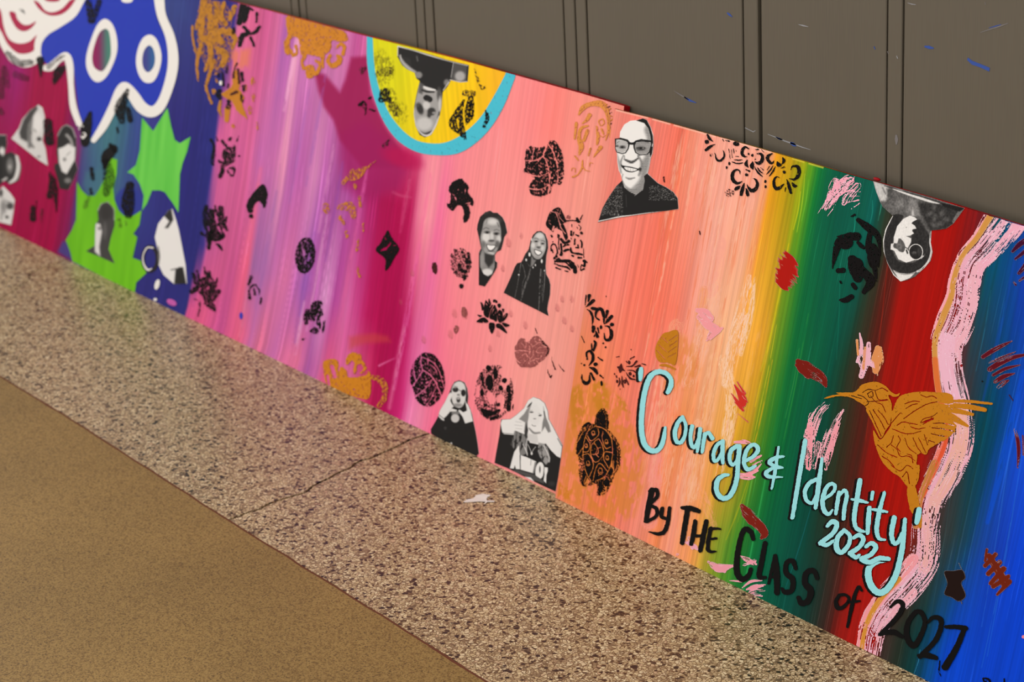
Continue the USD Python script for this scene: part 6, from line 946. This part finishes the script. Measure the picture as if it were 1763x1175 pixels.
marks("gold_leaf", RB, B3, 3.0925, GOLD_SOLID, polys=[leaf], strokes=[([(610, 400), (640, 400), (690, 420)], [8, 14, 8])], cuts=[([(592, 320), (640, 370)], 4), ([(604, 290), (645, 330)], 4), ([(700, 240), (660, 268)], 4), ([(700, 270), (660, 300)], 4), ([(698, 300), (655, 330)], 4), ([(694, 335), (655, 355)], 4), ([(620, 250), (650, 280)], 4)], label="gold leaf print above the letter C")
marks("hand_print", RB, RB_, 6.912, K_FULL, ells=[(580, 560, 70, 150), (250, 400, 90, 80), (380, 700, 90, 120)], strokes=[([(400, 130), (520, 220), (630, 320), (660, 480), (640, 690)], [50, 90, 70, 30, 14]), ([(390, 330), (280, 330), (175, 400), (125, 560), (95, 710)], [100, 90, 100, 60, 8]), ([(330, 600), (370, 690), (400, 820)], [100, 170, 110]), ([(440, 720), (550, 860), (470, 990)], [90, 110, 50]), ([(165, 735), (225, 730)], [60, 60]), ([(180, 1085), (250, 1085), (325, 1045)], [20, 66, 60]), ([(400, 400), (440, 440), (480, 470)], [40, 50, 30]), ([(540, 300), (520, 450), (540, 560)], [60, 70, 40]), ([(600, 720), (620, 860)], [60, 14]), ([(340, 900), (370, 940)], 50), ([(320, 90), (360, 70)], [14, 30]), ([(190, 860), (200, 880)], 20), ([(150, 330), (210, 320)], [10, 30])], label="black printed swirl of a hand on the dark green")
# hummingbird
bird = [[(48, 212), (110, 186), (180, 176), (165, 168), (165, 159), (300, 157), (350, 125), (378, 92), (440, 72), (510, 64), (590, 102), (640, 155), (682, 175), (714, 164), (704, 190), (660, 196), (615, 182), (640, 250), (645, 330), (628, 410), (600, 445), (520, 380), (430, 305), (400, 272), (350, 240), (280, 203), (180, 192), (95, 208)], [(418, 312), (470, 296), (620, 390), (628, 440), (592, 492), (552, 562), (520, 520), (470, 410)], [(640, 330), (690, 318), (760, 370), (810, 430), (808, 560), (866, 700), (862, 790), (888, 800), (886, 880), (865, 960), (800, 1005), (715, 905), (640, 855), (560, 765), (500, 625), (482, 490), (540, 572), (592, 520), (640, 440)], [(660, 335), (690, 228), (740, 180), (870, 153), (1010, 156), (1172, 178), (1172, 300), (1100, 342), (1040, 370), (950, 402), (850, 440), (760, 392)], [(760, 400), (900, 430), (1040, 380), (1070, 290), (1200, 440), (1192, 502), (1130, 565), (1062, 602), (975, 655), (948, 706), (900, 692), (860, 700), (800, 560)]]
cutl = [[(450, 320), (500, 430), (552, 545)], [(480, 312), (540, 400), (585, 485)], [(525, 315), (580, 380), (612, 440)], [(425, 240), (520, 235), (612, 225)], [(500, 150), (515, 200), (540, 225), (605, 222)], [(390, 160), (440, 130), (500, 140), (560, 120), (610, 150)], [(345, 180), (400, 200), (440, 250), (410, 280)], [(460, 190), (500, 240), (560, 270), (590, 330)], [(430, 170), (470, 150), (480, 190), (450, 205), (430, 170)], [(640, 430), (700, 360), (720, 340)], [(750, 390), (850, 320), (960, 260), (1060, 240)], [(760, 260), (830, 235), (890, 240)], [(770, 300), (820, 270), (870, 260)], [(900, 180), (950, 200), (1000, 190), (1040, 210)], [(690, 450), (740, 420), (800, 430), (870, 440)], [(900, 420), (930, 390), (1000, 370), (1045, 340)], [(920, 440), (980, 400), (1000, 370)], [(810, 460), (870, 480), (940, 470)], [(650, 480), (700, 500), (760, 520), (830, 520), (900, 500)], [(700, 540), (720, 580), (690, 640), (720, 680)], [(760, 560), (790, 640), (860, 700)], [(830, 560), (870, 640), (905, 690)], [(880, 560), (920, 640), (945, 690)], [(930, 530), (960, 620)], [(640, 620), (690, 660), (720, 720), (790, 720), (850, 760)], [(520, 620), (600, 690), (690, 730)], [(560, 720), (620, 760), (680, 830)], [(640, 800), (720, 850), (780, 800), (830, 830)], [(740, 900), (780, 860), (800, 960)], [(660, 540), (640, 600), (600, 640)], [(1000, 470), (1100, 480), (1190, 500)], [(1010, 430), (1100, 430), (1190, 450)], [(990, 520), (1070, 540), (1130, 545)], [(970, 580), (1020, 600)], [(290, 186), (330, 200), (380, 215)], [(1060, 250), (1130, 262), (1180, 258)], [(780, 700), (820, 720), (830, 780)]]
marks("hummingbird", RB, RA, 5.109, GOLD_SOLID, polys=bird, strokes=[([(1160, 236), (1300, 236), (1522, 258)], [22, 28, 18]), ([(1180, 272), (1320, 284), (1462, 312)], [40, 48, 36]), ([(1080, 300), (1220, 322), (1355, 352)], [50, 46, 28]), ([(1080, 325), (1200, 390), (1312, 455)], [60, 56, 22]), ([(1050, 390), (1190, 455)], [70, 44]), ([(1040, 450), (1186, 494)], [60, 36]), ([(815, 960), (825, 1060), (850, 1180)], [60, 90, 90]), ([(845, 1170), (880, 1250), (895, 1340)], [90, 60, 26])], cuts=[(p, 7.5) for p in cutl], lvl=4, label="gold hummingbird in flight over the red and pink")

# -- brushwork with bare places
PINKS = (240, 168, 178)
wave = np.array([(1738, 374, 70), (1722, 395, 66), (1699.6, 424, 56), (1674, 453, 52), (1664, 486, 55), (1661, 517, 60), (1648, 557, 66), (1633, 590, 57), (1631, 619, 52), (1636, 660, 54), (1647, 707, 58), (1647, 759, 62), (1631, 808, 66), (1604, 860, 52), (1595, 909, 50), (1594, 937, 52), (1588, 971, 58), (1560, 1008, 62), (1528, 1042, 60), (1504, 1082, 50), (1494, 1128, 44)])
def paint_wave(c):
    p, w = wave[:, :2], wave[:, 2]
    nrm = np.gradient(p, axis=0); nrm = np.stack([-nrm[:, 1], nrm[:, 0]], -1) / np.linalg.norm(nrm, axis=1, keepdims=True); nrm *= np.sign(-nrm[:, :1])     # to the left of the band
    c.line(p, w, (236, 166, 176), 1.5, 1, dry=.60, fine=2.4, seed=11, along=.022)
    c.line(p - nrm * (w * .05)[:, None], w * .66, (238, 168, 180), 3, 1, dry=.58, fine=2.2, seed=15, along=.02)
    for a, b_, off, ww, col, dry in ((0, 5, -.34, .26, (244, 168, 182), .2), (3, 9, -.22, .34, (240, 172, 178), .2), (7, 11, .05, .55, (240, 178, 190), .2), (10, 14, -.12, .4, (236, 170, 150), .15), (13, 17, -.1, .5, (236, 170, 160), .3), (16, 21, .3, .34, (244, 150, 150), .15), (17, 21, -.3, .2, (240, 165, 170), .3), (11, 15, .33, .2, (236, 120, 100), .2)):
        c.line(p[a:b_] + nrm[a:b_] * (w[a:b_] * off)[:, None], w[a:b_] * ww, col, 1.5, 1, dry=dry + .22, fine=2.6, seed=20 + a, along=.025)
    c.line(p[:10] + nrm[:10] * (w[:10] * .40)[:, None], w[:10] * .18, (212, 144, 66), 1.5, 1, dry=.12, seed=31)
    c.line(p[8:11] + nrm[8:11] * (w[8:11] * .4)[:, None], w[8:11] * .2, (222, 110, 50), 2, 1, dry=.1, seed=32)
    c.line(p[10:14] + nrm[10:14] * (w[10:14] * .28)[:, None], w[10:14] * .12, (226, 84, 48), 1.5, 1, dry=.2, seed=33)
    c.line(p[12:15] + nrm[12:15] * (w[12:15] * .36)[:, None], w[12:15] * .2, (190, 120, 50), 1.5, .9, dry=.3, seed=34)
    c.line(p[17:21] + nrm[17:21] * (w[17:21] * .26)[:, None], w[17:21] * .16, (214, 140, 50), 1.2, 1, dry=.1, seed=35)
    c.line(p[:8] + nrm[:8] * (w[:8] * .52)[:, None], w[:8] * .08, (248, 160, 165), 1.2, 1, dry=.3, seed=36)
patch("wavy_band", RB, [(1470, 355), (1780, 1150)], paint_wave, .75, 3, label="wavy band of dry pink brushwork with an ochre edge")
def dab(name, bounds, fn, label=None, lvl=3): patch(name, RB, bounds, fn, .6, lvl, **({"label": label} if label else {}))
RED = (176, 24, 14); DKRED = (96, 14, 26); PK = (246, 160, 172)
def red1(c):
    rr = np.random.default_rng(9)
    for k in range(34):
        t = k / 33; cx, cy = 770 - 70 * t, 95 + 220 * t; half = (70 + 26 * math.sin(math.pi * t)) * rr.uniform(.62, 1.15); half2 = (62 + 40 * math.sin(math.pi * t)) * rr.uniform(.6, 1.2)
        c.line(RI([(cx - half * .72, cy - half * .66), (cx, cy), (cx + half2 * .66, cy + half2 * .6)]), [1.0, 4.6, 1.0], RED, .5, 1, dry=.1, fine=2, seed=k)
dab("red_dab", [(1320, 415), (1400, 530)], red1, "bright red dab on the yellow-green border")
def streaks(col, items, seed, dry=.35):
    def f(c):
        for k, (T, pts, w) in enumerate(items): c.line(T(pts), w, col if not isinstance(col, list) else col[k % len(col)], .9, 1, dry=dry, fine=2.2, seed=seed + k, along=.035)
    return f
dab("red_dab", [(1360, 600), (1440, 680)], streaks((120, 26, 16), [(B5, [(120, 10), (150, 40), (200, 70), (260, 110), (285, 155)], [10, 24, 22, 18, 6]), (B5, [(110, 30), (180, 90)], [6, 14]), (B5, [(170, 30), (210, 60)], [10, 8])], 60, .12), "dark red dab on the green above the title")
dab("red_dab", [(1250, 650), (1300, 730)], streaks((206, 48, 36), [(B4, [(640, 150), (690, 230), (715, 250)], [3, 12, 3]), (B4, [(660, 190), (690, 260)], [4, 12]), (B4, [(620, 200), (680, 280)], [2, 9]), (B4, [(655, 130), (700, 200)], [2, 5]), (B4, [(640, 250), (690, 300)], [2, 5]), (B4, [(660, 320), (720, 370)], [1, 2])], 70, .12), "small red dab on the orange above the word Courage")
dab("red_dab", [(1265, 865), (1330, 935)], streaks((124, 32, 20), [(B4, [(685, 870), (715, 910), (760, 960), (800, 1000)], [8, 18, 18, 16]), (B4, [(690, 920), (740, 960)], [6, 14]), (B4, [(780, 970), (815, 1030), (800, 1060)], [10, 16, 6])], 80, .15), "dark red dab above the word Class")
dab("red_dab", [(1680, 575), (1763, 680)], streaks(DKRED, [(RH, [(465, 338), (540, 290), (620, 248), (692, 214)], [7, 8, 6, 1.5]), (RH, [(515, 385), (600, 345), (720, 298)], [3, 4, 1.5]), (RH, [(518, 435), (590, 390), (690, 345), (790, 322)], [9, 10, 8, 5]), (RH, [(545, 480), (640, 430), (755, 400)], [5, 6, 2]), (RH, [(560, 530), (630, 490), (712, 466)], [7, 8, 2]), (RH, [(585, 575), (620, 545), (665, 520)], [6, 8, 3])], 90, .2), "dark red brush streaks over the blue at the right")
dab("red_dab", [(1735, 720), (1763, 830)], streaks(DKRED, [(RH, [(712, 905), (738, 1000), (742, 1100), (735, 1200)], [4, 7, 6, 3]), (RH, [(775, 950), (778, 1100)], [3, 3])], 95, .1), "dark red upright streak near the right edge of view")
dab("red_dab", [(1735, 405), (1763, 500)], streaks((66, 10, 40), [(RO, [(650, 240), (700, 190), (760, 150)], [5, 9, 10]), (RO, [(670, 300), (760, 230)], [4, 8]), (RO, [(700, 410), (760, 340)], [6, 10]), (RO, [(700, 470), (760, 430)], [3, 5]), (RO, [(660, 480), (675, 500)], [3, 4])], 97, .25), "dark red streaks beside the top of the wavy band")
dab("rust_dab", [(1685, 940), (1745, 1030)], streaks((112, 34, 14), [(RJ, [(215, 350), (205, 420)], [5, 5]), (RJ, [(270, 380), (205, 450)], [8, 8]), (RJ, [(295, 430), (225, 500)], [9, 9]), (RJ, [(320, 470), (240, 560)], [10, 8]), (RJ, [(350, 520), (255, 580)], [9, 8]), (RJ, [(355, 550), (280, 630)], [10, 5]), (RJ, [(230, 390), (330, 560)], [10, 16])], 100, .08), "rust zigzag dab on the blue")
dab("dark_blot", [(1615, 960), (1675, 1050)], lambda c: (c.poly(spline(B6([(1318, 405), (1370, 400), (1420, 395), (1438, 440), (1415, 470), (1440, 540), (1400, 572), (1360, 550), (1318, 530), (1335, 470)]), 4, True), (34, 20, 16), 1.2), c.line(B6([(1420, 400), (1400, 355)]), 1.2, (20, 26, 40), .5), c.line(B6([(1410, 560), (1418, 585)]), 1.4, (34, 20, 16), .5)), "dark brown blot beside the wavy band")
dab("pink_dab", [(1390, 290), (1490, 400)], streaks(PK, [(B2, [(580, 110), (520, 88), (460, 110), (440, 150)], [4, 6, 10, 8]), (B2, [(500, 100), (440, 180), (380, 260)], [10, 7, 2]), (B2, [(560, 110), (480, 170), (400, 270)], [6, 8, 3]), (B2, [(590, 160), (520, 160), (460, 200)], [5, 5, 4]), (B2, [(590, 190), (540, 190)], [4, 3]), (B2, [(590, 230), (535, 270)], [3, 3]), (B2, [(585, 210), (520, 230)], [3, 3]), (B2, [(430, 160), (340, 310)], [4, 1.5]), (B2, [(470, 220), (410, 300)], [3, 1]), (B2, [(540, 90), (470, 120), (440, 190), (400, 260)], [16, 26, 22, 8]), (B2, [(575, 130), (530, 180), (500, 230)], [14, 22, 8]), (B2, [(455, 100), (462, 140)], [10, 14])], 110, .60), "dry pink brush marks on the green near the top edge")
dab("pink_dab", [(1465, 560), (1530, 660)], streaks([(238, 172, 180), (224, 140, 80)], [(B2, [(590, 960), (600, 1040), (575, 1120)], [3, 7, 5]), (B2, [(575, 1000), (580, 1080)], [5, 4]), (B2, [(640, 1020), (630, 1100), (600, 1200)], [8, 14, 10]), (B2, [(695, 1050), (690, 1110), (680, 1170)], [14, 22, 12]), (B2, [(600, 1060), (640, 1120), (690, 1150)], [8, 10, 8]), (B2, [(620, 1040), (610, 1160)], [4, 4]), (B5, [(480, 0), (500, 60)], [6, 3]), (B5, [(590, 0), (590, 90)], [12, 4])], 120, .16), "pale pink dab on the dark brown above the hummingbird's head")
dab("pink_dab", [(1380, 680), (1460, 815)], streaks([(240, 164, 168), (242, 150, 155)], [(B5, [(330, 230), (240, 320), (200, 420), (180, 500)], [8, 18, 22, 20]), (B5, [(200, 330), (190, 470), (180, 640)], [10, 18, 12]), (B5, [(390, 300), (340, 380), (300, 480), (270, 580)], [5, 14, 22, 18]), (B5, [(360, 380), (320, 500), (285, 650)], [10, 14, 6]), (B5, [(240, 500), (220, 640)], [12, 8])], 130, .54), "pink brush marks between Courage & and Identity")
dab("pink_dab", [(1180, 520), (1260, 600)], streaks((246, 152, 150), [(RI, [(90, 480), (140, 500), (180, 540)], [8, 16, 14]), (RI, [(100, 530), (170, 590)], [10, 16]), (RI, [(150, 570), (220, 620)], [14, 16]), (RI, [(270, 610), (200, 640), (155, 700)], [4, 12, 3]), (RI, [(260, 630), (180, 680)], [2, 8])], 140, .25), "pink dab on the orange above the title")
dab("pink_dab", [(1255, 770), (1325, 845)], streaks((246, 150, 155), [(B4, [(640, 490), (700, 488), (740, 500)], [4, 8, 3]), (B4, [(670, 690), (720, 695), (760, 700)], [10, 12, 4]), (B4, [(740, 600), (800, 570)], [8, 3]), (B4, [(760, 660), (800, 620)], [8, 2]), (B4, [(720, 680), (780, 660)], [8, 3]), (B4, [(750, 630), (806, 600)], [6, 2])], 150, .3), "pink dab behind the last letters of Courage")
dab("pink_dab", [(1215, 940), (1330, 1035)], streaks((238, 150, 158), [(B6, [(0, 350), (60, 385), (140, 372)], [4, 16, 4]), (B6, [(40, 380), (90, 400)], [10, 8]), (B6, [(180, 320), (230, 345), (265, 365)], [4, 10, 5]), (B6, [(200, 365), (260, 345)], [6, 6]), (B6, [(120, 455), (185, 460)], [2, 4]), (B6, [(300, 455), (240, 460), (190, 495)], [2, 5, 1.5]), (B6, [(320, 480), (260, 490), (215, 505)], [3, 8, 3]), (B6, [(315, 510), (250, 515), (220, 530)], [3, 8, 2]), (B6, [(300, 540), (240, 530)], [4, 5])], 160, .35), "pink smears under the word Class")
dab("pink_dab", [(1170, 920), (1220, 960)], streaks((244, 160, 170), [(B4, [(340, 1080), (400, 1110), (420, 1130)], [4, 8, 3]), (B4, [(370, 1060), (390, 1120)], [6, 6]), (B4, [(250, 1150), (300, 1160)], [4, 5])], 170, .3), "pink smear under the word The")
dab("paint_fleck", [(1335, 655), (1475, 720)], streaks((150, 24, 16), [(B2, [(380, 540), (410, 560), (400, 575)], [2, 4, 2]), (B2, [(430, 600), (440, 640)], [3, 3])], 180, .2))
dab("rust_dab", [(1480, 540), (1500, 560)], streaks((150, 40, 20), [(B2, [(380, 545), (405, 560)], [3, 4])], 181, .1))
for xy, r, m_ in (((1763, 1097), 3, PINK_DOT), ((1670, 545), 1.5, RED_EDGE), ((1656, 630), 2.2, RED_EDGE), ((1692, 657), 1.4, K_SOLID)): flat("paint_fleck", RB, ell(xy, r, r), m_, 4)
for _s in (([(1540, 1005), (1560, 1020)], [16, 40]), ([(1655, 1005), (1655, 1025)], 8), ([(1295, 905), (1290, 960), (1300, 990)], [6, 8, 3])): marks("black_drip", RB, B6, 3.2468, K_MID, strokes=[_s])
for p, w in (([(1738, 680), (1745, 690)], 1.2), ([(1143, 305), (1144, 313)], 2.4), ([(1205, 398), (1206, 404)], 1.5)): marks("dark_fleck", RB, RT, 1, BROWN, strokes=[(p, w)])

# ---------------------------------------------------------------- a scrap on the floor
PAPER = plain("scrap_paper", (226, 208, 194), 0.7)
sc = zc(770, 830, 16.03)([(450, 555), (560, 500), (720, 475), (760, 440), (790, 395), (850, 380), (930, 365), (1010, 355), (1080, 375), (1180, 380), (1190, 410), (1110, 440), (1085, 500), (1100, 540), (1220, 535), (1320, 540), (1290, 570), (1120, 570), (1040, 625), (1025, 620), (1060, 565), (900, 560), (640, 565), (470, 575)])
fp = Polygon(on_floor(sc)).buffer(0)
c0 = np.array(fp.centroid.coords[0])
k = m3.CrossSection([np.array(fp.exterior.coords)[:-1] - c0], m3.FillRule.EvenOdd).extrude(0.0006, 1).refine_to_length(0.006).to_mesh()
vv = np.array(k.vert_properties)[:, :3]; vv[:, 2] += 0.0012 * vnoise(vv[:, 0] * 90 + 5, vv[:, 1] * 90, 2) * (np.hypot(vv[:, 0], vv[:, 1]) > 0.008) 
mm = np.eye(4); mm[3, :3] = (c0[0], c0[1], 0.0002)
scrap = xform("paper_scrap", matrix=mm, label="small torn white paper scrap on the terrazzo near the boards", cat="paper scrap")
mesh("torn_sheet", vv, k.tri_verts, PAPER, scrap)
